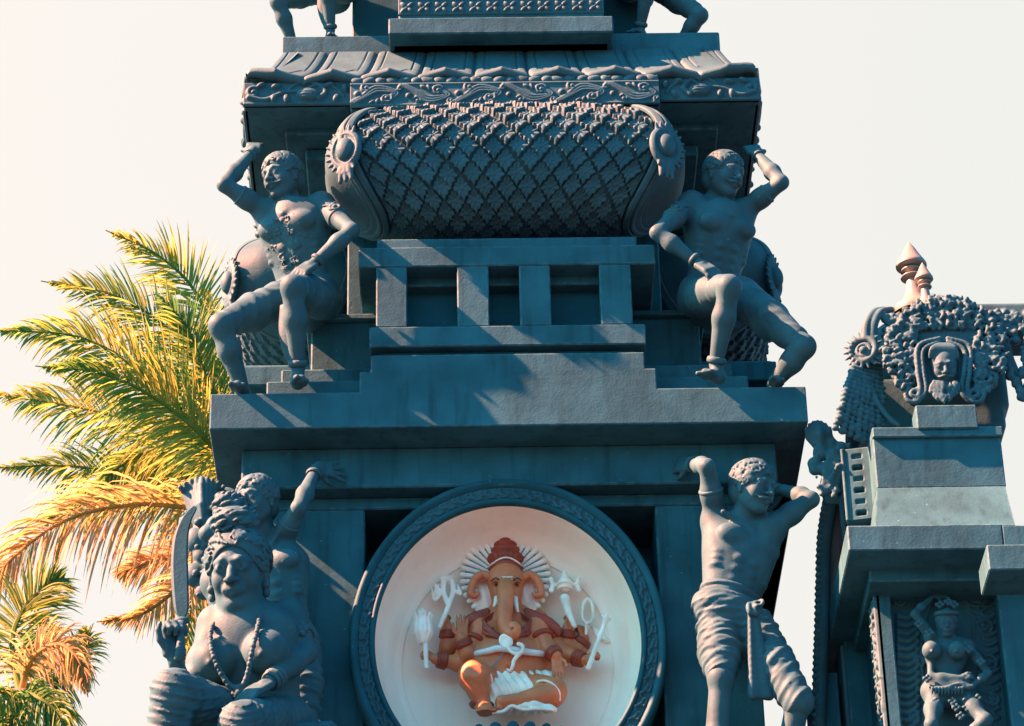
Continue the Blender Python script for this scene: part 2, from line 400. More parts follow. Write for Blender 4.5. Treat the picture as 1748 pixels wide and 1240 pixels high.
LT = Z0+0.275                                      # ledge top
obj('ledge', box(CX-2.0, CX+2.0, 0.90, 2*CY-0.90, Z0, LT, 0.004), STONE, tower, smooth=False)
def ledge_front(side):
    """ledge front and the stepped plinth on it, one plastered face"""
    zz1, zz2 = zof(632, 0.003), zof(604, 0.003); hw = 2.0 if side % 2 == 0 else 1.70
    o = [(-hw, Z0), (hw, Z0), (hw, LT), (1.00, LT), (1.00, zz1), (.925, zz1), (.925, zz2), (-.925, zz2), (-.925, zz1), (-1.00, zz1), (-1.00, LT), (-hw, LT)]
    n = len(o); v = np.array([(CX+x, 0.0, z) for x, z in o]+[(CX+x, 0.90, z) for x, z in o]); F = [tuple(range(n)), tuple(range(2*n-1, n-1, -1))]+[(i, n+i, n+(i+1) % n, (i+1) % n) for i in range(n)]
    q = obj('ledge_front', side_map(side, 2.0)((v, F)), STONE, tower, smooth=False); bm_ = q.modifiers.new('worn', 'BEVEL'); bm_.width = .010; bm_.segments = 2; bm_.limit_method = 'ANGLE'
for sd_ in (0, 1, 2, 3): ledge_front(sd_)
# deep frieze below the ledge
yF = 0.28; zF0 = zof(829, yF); HB = 1.62
obj('frieze', box(CX-1.80, CX+1.80, yF, 2*CY-yF, zF0, Z0-0.002, 0.01), STONE, tower, smooth=False)
# lower body: pilasters with a deep recess between them, on all four sides
yb = 0.42; zD = zof(866, yb); zC = zF0
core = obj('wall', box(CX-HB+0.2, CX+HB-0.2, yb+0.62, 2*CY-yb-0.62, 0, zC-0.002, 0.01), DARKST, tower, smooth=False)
obj('beam', box(CX-HB, CX+HB, yb, 2*CY-yb, zD, zC-0.002, 0.01), STONE, tower, smooth=False)
for sx in (-1, 1):
    for sy in (-1, 1):
        xi = 0.975; xo = HB
        yA, yB = (yb, yb+0.70) if sy < 0 else (2*CY-yb-0.70, 2*CY-yb)
        obj('pilaster', box(CX+sx*xi, CX+sx*xo, yA, yB, 0, zD-0.002, 0.01), STONE, tower, smooth=False)
obj('base', merge(box(CX-2.3, CX+2.3, -0.45, 2*CY+0.45, 0, 9.10, 0.02), box(CX-2.5, CX+2.5, -0.65, 2*CY+0.65, 0, 1.2, 0.02)), STONE, tower, smooth=False)

# stepped plinth on the ledge: cross-shaped, same on all four sides
z1_ = zof(632, 0.003); z2_ = zof(604, 0.003)
def cross(name, hw, y0, z0, z1, b=0.008, parent=tower, m=None):
    dep = 0.9
    g = [box(CX-hw, CX+hw, y0, y0+dep, z0, z1, b), box(CX-hw, CX+hw, 2*CY-y0-dep, 2*CY-y0, z0, z1, b),
         box(CX-2.0+y0, CX-2.0+y0+dep, CY-hw, CY+hw, z0, z1, b), box(CX+2.0-y0-dep, CX+2.0-y0, CY-hw, CY+hw, z0, z1, b)]
    return obj(name, merge(*g), m or STONE, parent, smooth=False)
# the corners behind the seated men: two low steps and a carved die
zq1 = zof(646, 0.22); zq2 = zof(626, 0.34)
slab('corner_step', 1.64, 0.22, LT+0.001, zq1)
slab('corner_block', 1.55, 0.34, zq1+0.001, zq2)
zE = zof(541, 0.55); 
slab('die', 1.36, 0.55, zq2+0.001, zE-0.03)
slab('die_cap', 1.40, 0.50, zE-0.03, zE+0.01, b=0.006)
# upper wall core behind drum
zTop = zof(172, 0.25)
slab('upper_wall', 1.12, 0.78, zE, zTop)
# inverted steps under the cornice
zs1, zs0 = zof(190, 0.33), zof(225, 0.33)
slab('cornice_step', 1.56, 0.33, zs0, zs1+0.06)
zt1, zt0 = zof(235, 0.52), zof(268, 0.52)
slab('cornice_step', 1.42, 0.52, zt0, zs0-0.001)

# balustrade (four sides)
def balustrade(side):
    T = side_map(side)
    yf = 0.0
    zs_b, zs_t = zof(589.5), zof(555.5); zl_b, zl_t = zof(453), zof(420)
    e = thing_part('balustrade', tower)
    x = lambda px, py: xof(px, py, yf)
    obj('sill', T(box(x(630.5, 572), x(1102.5, 572), yf, yf+0.62, zs_b, zs_t)), STONE, e, smooth=False)
    obj('lintel', T(box(x(612, 438), x(1118.5, 438), yf, yf+0.62, zl_b, zl_t)), STONE, e, smooth=False)
    for a, b in ((642, 694.5), (780.5, 834.5), (887, 940), (1024.5, 1078.5)):
        obj('post', T(box(x(a, 503), x(b, 503), yf+0.004, yf+0.155, zs_t-0.001, zl_b+0.001)), STONE, e, smooth=False)
    obj('seat_block', T(box(x(643.5, 414), x(1087.5, 414), yf+0.02, yf+0.60, zl_t-0.001, zof(406, 0.02))), STONE, e, smooth=False)
    # dark wall with a band behind the openings
    obj('back_band', T(box(x(643, 500), x(1078, 500), yf+0.16, yf+0.60, zof(487, 0.16), zof(452, 0.16)+0.12)), STONE, e, smooth=False)
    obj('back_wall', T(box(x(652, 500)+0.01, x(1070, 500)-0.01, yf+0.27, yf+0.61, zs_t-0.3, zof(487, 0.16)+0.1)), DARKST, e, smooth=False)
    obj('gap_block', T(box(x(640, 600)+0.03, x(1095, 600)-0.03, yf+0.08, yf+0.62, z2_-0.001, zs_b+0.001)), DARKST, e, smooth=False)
def thing_part(name, parent):
    o = bpy.data.objects.new(name, None); COL.objects.link(o); o.parent = parent; return o
for s in (0, 1, 3): balustrade(s)

# ---------------------------------------------------------------- barrel drums with leaf scales
WARP = lambda a: 1-0.23*np.sin(a)**2
def smooth01(t): t = np.clip(t, 0, 1); return t*t*(3-2*t)
DR = 0.478; DYc = 0.235; DZc = float(P(866, 295, DYc)[2])
DXL, DXR = xof(598, 294, 0.0), xof(1128, 294, 0.0)
def drum(side, fine=True):
    T = side_map(side, 1.80)
    lab = {0: 'big barrel shaped stone drum covered in serrated leaf scales above the front balustrade',
           1: 'carved stone drum on right side of tower behind the right seated man',
           3: 'carved stone drum on left side of tower behind the left seated man'}[side]
    base = T(V((DXL+DXR)/2, DYc, DZc-DR)[None])[0]
    e = thing('carved_drum', lab, 'stone drum', base, 'leaf scaled drums on the tower')
    res = 0.0042 if fine else 0.008
    L_ = DXR-DXL; nu = int(L_/res); na = int(DR*4.6/res)
    u = np.linspace(0, 1, nu)[:, None]; a = np.linspace(-1.15, 3.45, na)[None]     # angle from front, up negative
    # angle: 0 front, + downwards
    xx = (u-0.5)*L_; arc = a*DR
    PU, PV = 0.172, 0.192                               # lattice
    tot = np.zeros((nu, na))
    for r0 in (0, 1):
        cu = np.round((xx-r0*PU/2)/PU)*PU+r0*PU/2; cv = np.round((arc-r0*PV/2)/PV)*PV+r0*PV/2
        du = xx-cu+0*arc+.007*np.sin(cv*47+cu*13); dv = arc-cv+0*xx+.007*np.sin(cv*29+cu*53)               # dv + towards the bottom tip
        idn = np.sin(cu*37.1+cv*91.7)
        th = np.arctan2(du/(PU*0.5), dv/(PV*0.5)); rr = np.abs(du)/(PU*0.5)+np.abs(dv)/(PV*0.5)
        lob = 1.0-0.13*np.abs(np.sin(th*4.5+idn*0.15))-0.05*np.abs(du)/(PU*0.5)
        ins = smooth01((1.05*lob-rr)/0.07)
        tt = dv/(PV*0.5)
        hgt = 0.014+0.030*smooth01((tt+0.75)/1.5)*(1+.22*idn)+0.006*np.sin(cu*61+cv*23)*smooth01(tt+0.4)
        vein = 0.005*np.exp(-(du/0.006)**2)*np.exp(-(tt/0.7)**2)
        rib = 0.0035*np.cos(th*9)*smooth01(rr*1.4)
        cup = -0.006*np.exp(-((du**2+dv**2)/0.028**2))+0.012*np.exp(-((du**2+dv**2)/0.012**2))
        tot = np.maximum(tot, ins*(hgt-vein+rib+cup))
    endf = smooth01((0.5*L_-0.02-np.abs(xx))/0.03)
    bulge = DR*(1-0.10*(np.abs(xx)/(0.5*L_))**3)-0.015
    R_ = bulge+tot*endf+0*a
    X = (DXL+DXR)/2+xx*WARP(a); Yv = DYc-R_*np.cos(a); Z = DZc-R_*np.sin(a)
    v = T(np.stack([X, Yv, Z], -1).reshape(-1, 3)); f = grid_faces(nu, na)[:, ::-1]
    obj('leaf_scale_shell', (v, f), STATUE, e)
    for sd, xe in ((-1, DXL), (1, DXR)):
        # two broad flat hoops and a domed end
        ang = np.linspace(0, 2*math.pi, 128, endpoint=False)
        prof = [(0.955, -0.025), (0.995, -0.022), (1.012, -0.012), (1.015, 0.01), (1.01, 0.030), (0.99, 0.036), (0.975, 0.041), (0.99, 0.046), (0.99, 0.058), (0.965, 0.078), (0.92, 0.094), (0.89, 0.100), (0.87, 0.096), (0.83, 0.105), (0.5, 0.17), (0.2, 0.185), (0.0, 0.187)]
        prof = spline(prof, 90)
        RR = DR*prof[:, 0]*0.975; XM = (DXL+DXR)/2; XX = xe+sd*prof[:, 1]
        XW = XM+(XX[None]-XM)*(1-0.23*np.sin(ang)[:, None]**2*np.clip((RR/DR)[None]*1.2-0.1, 0, 1)**2)
        v = np.stack([XW, DYc-RR[None]*np.cos(ang)[:, None], DZc-RR[None]*np.sin(ang)[:, None]], -1).reshape(-1, 3)
        f = grid_faces(128, len(prof), closed_u=True)
        obj('end_rim', (T(v), f if sd > 0 else f[:, ::-1]), STATUE, e)
        # eye shaped boss with a radiating fringe, wrapped on the front shoulder
        cm = V(xe+sd*0.022, DYc-DR*0.94, DZc-0.11)
        S = Sculpt(cm-0.27, cm+0.27, 0.0065)
        nrm = unit(V(sd*0.55, -1, 0.10)); R = rotm(V(0, 0, 1), nrm); uu, vv = R[0], R[2]
        S.ell(cm, (0.125, 0.05, 0.165), R, 0.01)
        S.ell(cm+nrm*0.035, (0.095, 0.03, 0.13), R, 0.0, 'sub')
        S.ell(cm+nrm*0.02, (0.066, 0.055, 0.092), R, 0.004)
        for i in range(15):
            t = math.radians(-30+i*17) ; dr = -sd*uu*math.cos(t-math.pi/2)+vv*math.sin(t-math.pi/2)*-1
            dr = -sd*uu*math.sin(t)+vv*math.cos(t)
            S.cap(cm+uu*(dr@uu)*0.105+vv*(dr@vv)*0.14+nrm*0.0, cm+uu*(dr@uu)*0.15+vv*(dr@vv)*0.195+nrm*0.016, 0.021, 0.010, 0.006)
        for i in (-1, 0, 1): S.cap(cm-vv*0.15+uu*0.03*i, cm-vv*0.245+uu*0.045*i, 0.03, 0.016, 0.008)
        v, f = S.mesh()
        bs = obj('medallion', (T(v), f), STATUE, e)
    return e
drum(0); drum(1, False); drum(3, False)

# ---------------------------------------------------------------- carved cornice band
def vine(w, h, unit_w, seed=0, thick=1.0):
    """running scroll: S-curves with spirals, leaves and buds"""
    R = Relief(w, h, 0.005); rg = random.Random(seed); n = max(1, round(w/unit_w)); uw = w/n
    R.stroke([(0, 0.012), (w, 0.012)], 0.010, 0.8); R.stroke([(0, h-0.012), (w, h-0.012)], 0.010, 0.8)
    for i in range(n):
        x0 = i*uw; up = 1 if i % 2 == 0 else -1; cy = h*0.5
        Y = lambda t: cy+up*t*h*0.5
        for k, (dx, am) in enumerate(((0, 0.62), (0.055, 0.42), (0.10, 0.22))):
            p = spline([(x0+uw*(-0.02+dx), Y(-0.75)), (x0+uw*(0.22+dx), Y(-0.25+am*0.2)), (x0+uw*(0.45+dx*0.6), Y(am)), (x0+uw*(0.72), Y(am*0.9)), (x0+uw*(0.93-dx), Y(0.1)), (x0+uw*(0.80-dx), Y(-0.42+k*0.1))], 26)
            R.stroke(p, np.linspace(0.016, 0.010, 26)*thick, 1.1)
        R.spiral((x0+uw*0.70, Y(-0.30)), h*0.20, 1.5, 0.5, 0.013*thick, -up, 1.3)
        R.spiral((x0+uw*0.30, Y(0.55)), h*0.15, 1.2, 2.5, 0.012*thick, up, 1.3)
        R.spiral((x0+uw*0.95, Y(0.58)), h*0.13, 1.1, 4.0, 0.011*thick, up, 1.3)
        for k in range(3):
            q = (x0+uw*(0.42+0.10*k), Y(-0.62+0.07*k)); R.blob(q, (0.030, 0.014), up*(0.5+0.7*k), 1.2)
        R.blob((x0+uw*rg.uniform(0.05, 0.15), Y(0.1)), (0.022, 0.022), 0, 1.0)
    R.H = np.minimum(R.H, 0.042); R.blur(1); return R
def leafy(w, h, flip=1, seed=0):
    """looser leaf carving for the side lengths: flower, stem, hanging leaves"""
    R = Relief(w, h, 0.005)
    X = lambda t: w*t if flip > 0 else w*(1-t)
    R.stroke([(0, 0.012), (w, 0.012)], 0.009, 0.8)
    R.spiral((X(0.09), h*0.55), h*0.24, 1.4, 1.0, 0.017, flip, 1.3)
    R.stroke(spline([(X(0.05), h*0.35), (X(0.20), h*0.22), (X(0.36), h*0.52), (X(0.55), h*0.62), (X(0.70), h*0.88), (X(0.86), h*0.7), (X(0.93), h*0.35)], 30), np.linspace(0.02, 0.012, 30), 1.2)
    R.blob((X(0.60), h*0.42), (h*0.42, h*0.27), 0, 1.0); 
    for t in (-0.1, 0.0, 0.1): R.blob((X(0.60), h*(0.42+t)), (h*0.34, 0.006), 0, 1, mode='sub')
    R.stroke(spline([(X(0.38), h*0.5), (X(0.50), h*0.93), (X(0.66), h*0.95), (X(0.76), h*0.55), (X(0.70), h*0.25)], 24), np.linspace(0.012, 0.024, 24), 1.2)
    for t, yy, a in ((0.28, 0.28, 1.4), (0.40, 0.25, 1.7), (0.30, 0.80, 0.2), (0.16, 0.85, 0.5), (0.86, 0.25, 1.2), (0.94, 0.7, 1.9), (0.80, 0.85, 0.2)):
        R.blob((X(t), h*yy), (h*0.20, h*0.12), a*flip, 1.5); R.stroke([(X(t), h*yy), (X(t)+0.03*math.cos(a*flip), h*yy+0.03*math.sin(a*flip))], 0.004, 1, mode='sub')
    R.H = np.minimum(R.H, 0.05); R.blur(1); return R
zK0 = zof(171, 0.0); zK1 = zof(133, 0.0)
XL0, XL1 = xof(415, 172, 0), xof(599, 172, 0); XR0, XR1 = xof(1127, 160, 0), xof(1298, 160, 0)
HWK = (XR1-XL0)/2; KX = (XR1+XL0)/2
kh = zK1-zK0
cor = obj('cornice', box(KX-HWK, KX+HWK, 0.035, 2*CY-0.035, zK0, zK1, 0.01), STONE, tower, smooth=False)
obj('carved_band', leafy(XL1-XL0, kh, 1).geo((XL0, 0.030, zK0), (1, 0, 0), (0, 0, 1), (0, -1, 0)), STATUE, tower)
obj('carved_band', leafy(XR1-XR0, kh, -1).geo((XR0, 0.030, zK0), (1, 0, 0), (0, 0, 1), (0, -1, 0)), STATUE, tower)
zc0 = zof(181, -0.02); zc1 = zof(141, -0.02); xc0 = xof(598, 175, -0.02); xc1 = xof(1126, 165, -0.02)
obj('porch_cornice', box(xc0, xc1, -0.022, 0.5, zc0, zc1, 0.008), STONE, tower, smooth=False)
obj('carved_band', vine(xc1-xc0, zc1-zc0, 0.36).geo((xc0, -0.028, zc0), (1, 0, 0), (0, 0, 1), (0, -1, 0)), STATUE, tower)
# leaf crest lying on top of the porch band
crest = Relief(xc1-xc0, 0.075, 0.005)
for i in range(26):
    u0 = (i+0.5)*(xc1-xc0)/26; crest.blob((u0, 0.03), (0.05+0.01*math.sin(i*2.3), 0.034), 0.5*math.sin(i*1.7), 0.8); crest.blob((u0+0.03, 0.045), (0.013, 0.013), 0, 1.6)
obj('carved_crest', crest.geo((xc0, 0.0, zc1), (1, 0, 0), (0, 0, 1), (0, -1, 0), 0.09), STATUE, tower)
# side lengths of the band round the corner
for sx in (-1, 1):
    x_ = KX+sx*(HWK+0.005)
    for j in range(3):
        R = leafy(1.25, kh, 1, j)
        obj('carved_band', R.geo((x_, 0.10+j*1.6, zK0) if sx > 0 else (x_, 0.10+j*1.6+1.25, zK0), (0, sx, 0), (0, 0, 1), (sx, 0, 0)), STATUE, tower)

# ---------------------------------------------------------------- lotus petal roof above the cornice
zR1 = zof(91, 0.36); zSl = zof(58, 0.36)
HWS = (xof(1229, 75, .36)-xof(481, 75, .36))/2; SXc = (xof(1229, 75, .36)+xof(481, 75, .36))/2
slab2 = obj('roof_slab', box(SXc-HWS, SXc+HWS, 0.36, 2*CY-0.36, zR1-0.02, zSl, 0.01), STONE, tower, smooth=False)
def petal_side(side):
    yin, yout = 0.37, 0.02; hin = HWS+0.01; hout = HWK-0.02; z_in, z_out = zR1, zK1+0.03
    nP = 9; nu, nv = 520, 60
    t = np.linspace(0, 1, nv)[None]; u = np.linspace(-1, 1, nu)[:, None]
    hw = hin+(hout-hin)*t; x = u*hw; 
    prof = (1-t)**1.0; y = yin+(yout-yin)*t; z = z_out+(z_in-z_out)*(0.35*(1-t)+0.65*(1-t)**1.8)
    ph = (u*0.5+0.5)*nP; fr = ph-np.floor(ph); d = np.abs(fr-0.5)*2
    body = 0.030*np.clip(1-(d/0.97)**10, 0, 1)**0.5
    # incised inner outline
    ins_ = np.maximum(d/0.62, (t-0.0)/(0.60+0.07*np.cos(fr*4*math.pi)))-1
    body = body-0.014*np.exp(-(ins_/0.035)**2)
    pt = np.clip(1-d/0.85, 0, 1)                        # pointed tongue in the middle of every petal
    lift = smooth01((t-0.68)/0.32)*(0.016+0.045*pt**1.3)
    h = body
    cor_l = 0.07*smooth01((np.abs(u)-0.86)/0.14)*smooth01((t-0.45)/0.55)
    X = x+0*t; Yv = y-h*0.6-lift*0.8+0*u; Z = z+h*0.8+cor_l-0.02*smooth01((t-0.72)/0.28)*(1-pt)+lift*0.25
    # roll the lip under
    v = np.stack([X, Yv, Z], -1)
    lip = v[:, -1:].copy(); lip[..., 2] -= 0.05; lip[..., 1] += 0.012; lip2 = lip.copy(); lip2[..., 1] += 0.1
    v = np.concatenate([v, lip, lip2], 1)
    if side % 2: v[..., 0] *= (CY-0.0)/HWK
    v[..., 0] += KX; v2 = side_map(side, HWK, KX)(v)
    return v2.reshape(-1, 3), grid_faces(nu, nv+2)[:, ::-1]
for s in range(4): obj('lotus_roof', petal_side(s), STATUE, tower)
# ---------------------------------------------------------------- next tier, mostly above the frame
zN0 = zof(57, 0.28)
xn0, xn1 = xof(663, 42, 0.12), xof(1047, 42, 0.12)
obj('tier_step', box(xn0, xn1, 0.12, 2*CY-0.12, zof(56, 0.12), zof(28.5, 0.12), 0.01), STONE, tower, smooth=False)
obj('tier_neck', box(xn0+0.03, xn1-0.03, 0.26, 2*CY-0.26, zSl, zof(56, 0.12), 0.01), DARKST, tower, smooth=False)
xp0, xp1 = xof(680, 10, 0.16), xof(1031, 10, 0.16); zp0 = zof(19, 0.16)
obj('tier_block', box(xp0, xp1, 0.20, 2*CY-0.20, zof(28.5, 0.12)+0.001, zp0+1.6, 0.01), STONE, tower, smooth=False)
FR = Relief(xp1-xp0, 0.34, 0.006)
for j in range(3):
    for i in range(12):
        cx_ = (i+0.5)*(xp1-xp0)/12; cy_ = 0.06+j*0.115
        for k in range(4): FR.blob((cx_+0.034*math.cos(k*math.pi/2+0.78), cy_+0.034*math.sin(k*math.pi/2+0.78)), (0.030, 0.016), k*math.pi/2+0.78, 1.3)
        FR.blob((cx_, cy_), (0.012, 0.012), 0, 1.6)
obj('carved_panel', FR.geo((xp0, 0.190, zp0), (1, 0, 0), (0, 0, 1), (0, -1, 0)), STATUE, tower)
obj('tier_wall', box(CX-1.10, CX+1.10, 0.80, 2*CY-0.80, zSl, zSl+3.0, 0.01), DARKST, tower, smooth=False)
# ---------------------------------------------------------------- round niche
BOWL = mat('cream_paint', (0.93, 0.80, 0.70), 0.75, 0.06, 0.12, 22, vscale=2.0, streak=0.10)
NY = 0.30
NC = P(867.5, 1092, NY); VST = 1.155                    # centre; the ring is a little taller than wide
NR = 263*M*1.012
niche = thing('round_niche', 'large round niche with carved teal ring frame and cream bowl inside', 'niche', NC)
def ring_pt(r, t, y): return np.stack([NC[0]+r*np.cos(t), y+0*r*t, NC[2]+VST*r*np.sin(t)], -1)
# frame
prof = spline([(1.0, 0.12), (1.0, 0.04), (0.996, 0.0), (0.985, -0.022), (0.965, -0.026), (0.948, -0.010), (0.938, 0.004)], 30)
nt_ = 240; t = np.linspace(0, 2*math.pi, nt_, endpoint=False)
def ringmesh(prof, n=nt_):
    t = np.linspace(0, 2*math.pi, n, endpoint=False); pr = np.array(prof)
    v = ring_pt(NR*pr[None, :, 0], t[:, None], NY+pr[None, :, 1]); return v.reshape(-1, 3), grid_faces(n, len(pr), closed_u=True)
obj('ring_edge', ringmesh(prof), DARKST, niche)
prof = spline([(0.873, 0.0), (0.866, -0.014), (0.853, -0.020), (0.840, -0.010), (0.836, 0.01), (0.836, 0.03)], 26)
obj('inner_ring_edge', ringmesh(prof), DARKST, niche)
# carved band: leaf curls in a polar height field
rm = 0.905*NR; circ = 2*math.pi*rm*1.08; bw = 0.066*NR
R = Relief(circ, bw*1.0, 0.006); k_ = 64
rg = random.Random(5)
for i in range(k_):
    u0 = (i+0.5)*circ/k_; h_ = bw
    R.stroke(spline([(u0-0.045, 0.1*h_), (u0-0.01, 0.45*h_), (u0+0.03, 0.55*h_), (u0+0.03, 0.85*h_), (u0, 0.85*h_)], 12), np.linspace(0.014, 0.009, 12), 1.5)
    R.blob((u0-0.012, 0.80*h_), (0.016, 0.012), 1.0, 1.6); R.blob((u0+0.035, 0.22*h_), (0.020, 0.011), rg.uniform(-.6, .6), 1.7)
R.stroke([(0, 0.006), (circ, 0.006)], 0.006, 1.2); R.stroke([(0, bw-0.006), (circ, bw-0.006)], 0.006, 1.2)
R.H += 0.003*np.random.default_rng(3).random(R.H.shape)
tt = R.u/circ*2*math.pi
rr = (0.872+(R.v/bw)*0.068)*NR
v = ring_pt(rr[None], tt[:, None], NY+0.006-R.H); obj('carved_ring', (v.reshape(-1, 3), grid_faces(R.nu, R.nv)), STATUE, niche)
# bowl
prof = spline([(0.838, 0.02), (0.822, 0.14), (0.79, 0.26), (0.73, 0.345), (0.69, 0.37), (0.675, 0.378), (0.65, 0.40), (0.4, 0.48), (0.0, 0.51)], 60)
obj('bowl', ringmesh(prof, 160), BOWL, niche)
# ---------------------------------------------------------------- statues
def head(S, c, f, u, s, moustache=True, female=False, neck=None, ears=True):
    q_ = 1.22 if female else 1.0
    f = unit(f); u = unit(np.asarray(u, float)-f*(np.asarray(u, float)@f)); r = np.cross(f, u); c = np.asarray(c, float)
    G = lambda x, y, z: c+s*(r*x+f*y+u*z); R = np.array([r, f, u])
    S.ell(G(0, -.07, .10), s*V(.325, .40, .36), R, .02)
    S.ell(G(0, .08, -.12), s*V(.265, .27, .36), R, s*.12)
    for e in (-1, 1):
        S.cap(G(.17*e, .0, -.24), G(.06*e, .23, -.385), s*.10, s*.085, s*.10)
        S.ell(G(.165*e, .235, -.13), s*V(.085, .08, .10), R, s*.10)
    S.ell(G(0, .275, -.40), s*V(.095, .085, .07), R, s*.06)
    for e in (-1, 1): S.chain([G(.02*e, .345, .075), G(.10*e, .345, .10), G(.20*e, .285, .075)], [s*.035, s*.036, s*.028], s*.05)
    for e in (-1, 1): S.ell(G(.122*e, .385, .012), s*V(.085, .066, .048), R, s*.03, 'sub')
    for e in (-1, 1):
        S.ell(G(.122*e, .308+.012*(q_ > 1), .005), s*V(.068*q_, .062, .046*q_), R, s*.004)
        S.chain([G(.045*e, .325, .0), G(.080*e, .352, .040*q_), G(.125*e, .355, .050*q_), G(.175*e, .330, .036*q_), G(.215*e, .28, -.005)], s*.0165, s*.006)
        S.chain([G(.055*e, .330, -.012), G(.12*e, .345, -.040), G(.19*e, .298, -.018)], s*.013, s*.008)
        S.ell(G(.116*e, .368, .004), s*V(.024*q_, .020*q_, .024*q_), R, s*.003, 'sub')
    S.chain([G(0, .335, .06), G(0, .40, -.03), G(0, .465, -.125)], [s*.036, s*.040, s*.052], s*.03)
    for e in (-1, 1): S.ell(G(.052*e, .405, -.135), s*V(.042, .05, .035), R, s*.02)
    for e in (-1, 1): S.ell(G(.028*e, .43, -.172), s*V(.016, .02, .016), R, s*.008, 'sub')
    S.ell(G(0, .345, -.255), s*V(.13, .07, .06), R, s*.05)
    if female: S.ell(G(0, .345, -.215), s*V(.10, .05, .05), R, s*.05)
    S.chain([G(-.115, .325, -.262+.03*(q_-1)*5), G(-.04, .39, -.245), G(0, .392, -.252), G(.04, .39, -.245), G(.115, .325, -.262+.03*(q_-1)*5)], [s*.012, s*.022, s*.020, s*.022, s*.012], s*.010)
    S.chain([G(-.085, .335, -.285), G(0, .385, -.296), G(.085, .335, -.285)], [s*.012, s*.027, s*.012], s*.012)
    S.chain([G(-.10, .385, -.270), G(0, .425, -.273), G(.10, .385, -.270)], s*.010, s*.006, 'sub')
    if moustache:
        for e in (-1, 1):
            S.chain([G(.005*e, .425, -.205), G(.07*e, .415, -.222), G(.14*e, .365, -.235), G(.205*e, .31, -.205)], [s*.030, s*.034, s*.028, s*.012], s*.012)
    if ears:
        for e in (-1, 1):
            S.ell(G(.315*e, -.02, -.02), s*V(.045, .085, .125), R, s*.02); S.ell(G(.36*e, .01, .0), s*V(.03, .045, .075), R, s*.01, 'sub')
            S.ell(G(.325*e, .0, -.15), s*V(.035, .04, .05), R, s*.015)
    if neck is not None:
        S.cap(G(0, -.10, -.22), neck, s*.195, s*.225, s*.08)
        if not female:
            for e in (-1, 1): S.cap(G(.17*e, -.02, -.25), np.asarray(neck)+r*s*.05*e+f*s*.10, s*.05, s*.045, s*.06)
    return G, R
def hair(name, c, f, u, s, parent, style='curls', m=None, seed=1, vox=0.0075):
    f = unit(f); u = unit(np.asarray(u, float)-f*(np.asarray(u, float)@f)); r = np.cross(f, u); c = np.asarray(c, float)
    G = lambda x, y, z: c+s*(r*x+f*y+u*z); R = np.array([r, f, u]); rg = np.random.default_rng(seed)
    S = Sculpt(c-s*.85, c+s*.85, vox)
    S.ell(G(0, -.08, .12), s*V(.355, .425, .375), R, .01)
    S.ell(G(0, -.22, -.10), s*V(.31, .26, .30), R, .02)
    S.ell(G(0, .40, -.13), s*V(.30, .36, .33 if style == 'curls' else .40), R, .01, 'sub')
    S.ell(G(0, .18, -.42), s*V(.40, .34, .30), R, .01, 'sub')
    n = 330 if style == 'curls' else 240
    for i in range(n):
        th = rg.uniform(0, 2*math.pi); zz = rg.uniform(-.35, 1.0); d = V(math.cos(th)*math.sqrt(1-zz*zz), math.sin(th)*math.sqrt(1-zz*zz), zz)
        p = V(0, -.08, .12)+d*V(.365, .435, .385)
        if p[1] > .20 and p[2] < (.24 if style == 'curls' else .33): continue
        if p[2] < -.05 and p[1] > -.02: continue
        tan = np.cross(d, V(0.3, .2, 1)); tan = unit(tan)
        if style == 'curls':
            b = np.cross(d, tan); a0 = rg.uniform(0, 6.28); q = []
            for k in range(4):
                a = a0+k*1.2; q.append(G(*(p+.042*(tan*math.cos(a)+b*math.sin(a)))))
            S.chain(q, [s*.024, s*.026, s*.022, s*.015], s*.006)
        else:                                   # combed back waves
            back = unit(V(0, -1, -.25)-d*(V(0, -1, -.25)@d)); q = []
            for k in range(4): q.append(G(*(p+back*(k-1.5)*.07+np.cross(d, back)*.018*math.sin(k*1.9+i))))
            S.chain(q, [s*.014, s*.022, s*.022, s*.012], s*.006)
    return obj(name, S.mesh(0), m or STATUE, parent)
def hand(S, w, d, n, s, side=1, curl=0.35, spread=0.10, k=0.008, thumb=1.0, curls=None):
    """w wrist, d pointing direction, n back-of-hand normal, s head height; side +1: thumb towards cross(d,n)"""
    d = unit(d); n = unit(np.asarray(n, float)-d*(np.asarray(n, float)@d)); t = np.cross(d, n)*side; w = np.asarray(w, float)
    R = np.array([t, n, d])
    S.rbox(w+d*s*.20, s*V(.165, .065, .20), R, s*.055, s*.03)
    S.cap(w-d*s*.05, w+d*s*.10, s*.085, s*.10, s*.04)
    L_ = [.34, .38, .35, .27]
    for i in range(4):
        off = (.125-.083*i); c0 = curl if curls is None else curls[i]
        base = w+d*s*.36+t*s*off-n*s*.005; dd = unit(d+t*spread*(1.5-i)*.6); p = [base-dd*s*.08, base]; ang = 0; q = base
        for j, fr in enumerate((.42, .32, .26)):
            ang += c0*(.8 if j == 0 else 1.1); v_ = dd*math.cos(ang)-n*math.sin(ang); q = q+v_*s*L_[i]*fr; p.append(q)
        S.chain(p, [s*.046, s*.046, s*.043, s*.038, s*.030], k)
    tb = w+d*s*.12+t*s*.12-n*s*.03; td = unit(d*.75+t*.75*thumb-n*.25)
    S.chain([tb, tb+td*s*.15, tb+td*s*.15+unit(d*.95+t*.25*thumb-n*.3)*s*.13, tb+td*s*.15+unit(d*.95+t*.1-n*.45)*s*.22], [s*.060, s*.050, s*.042, s*.030], s*.015)
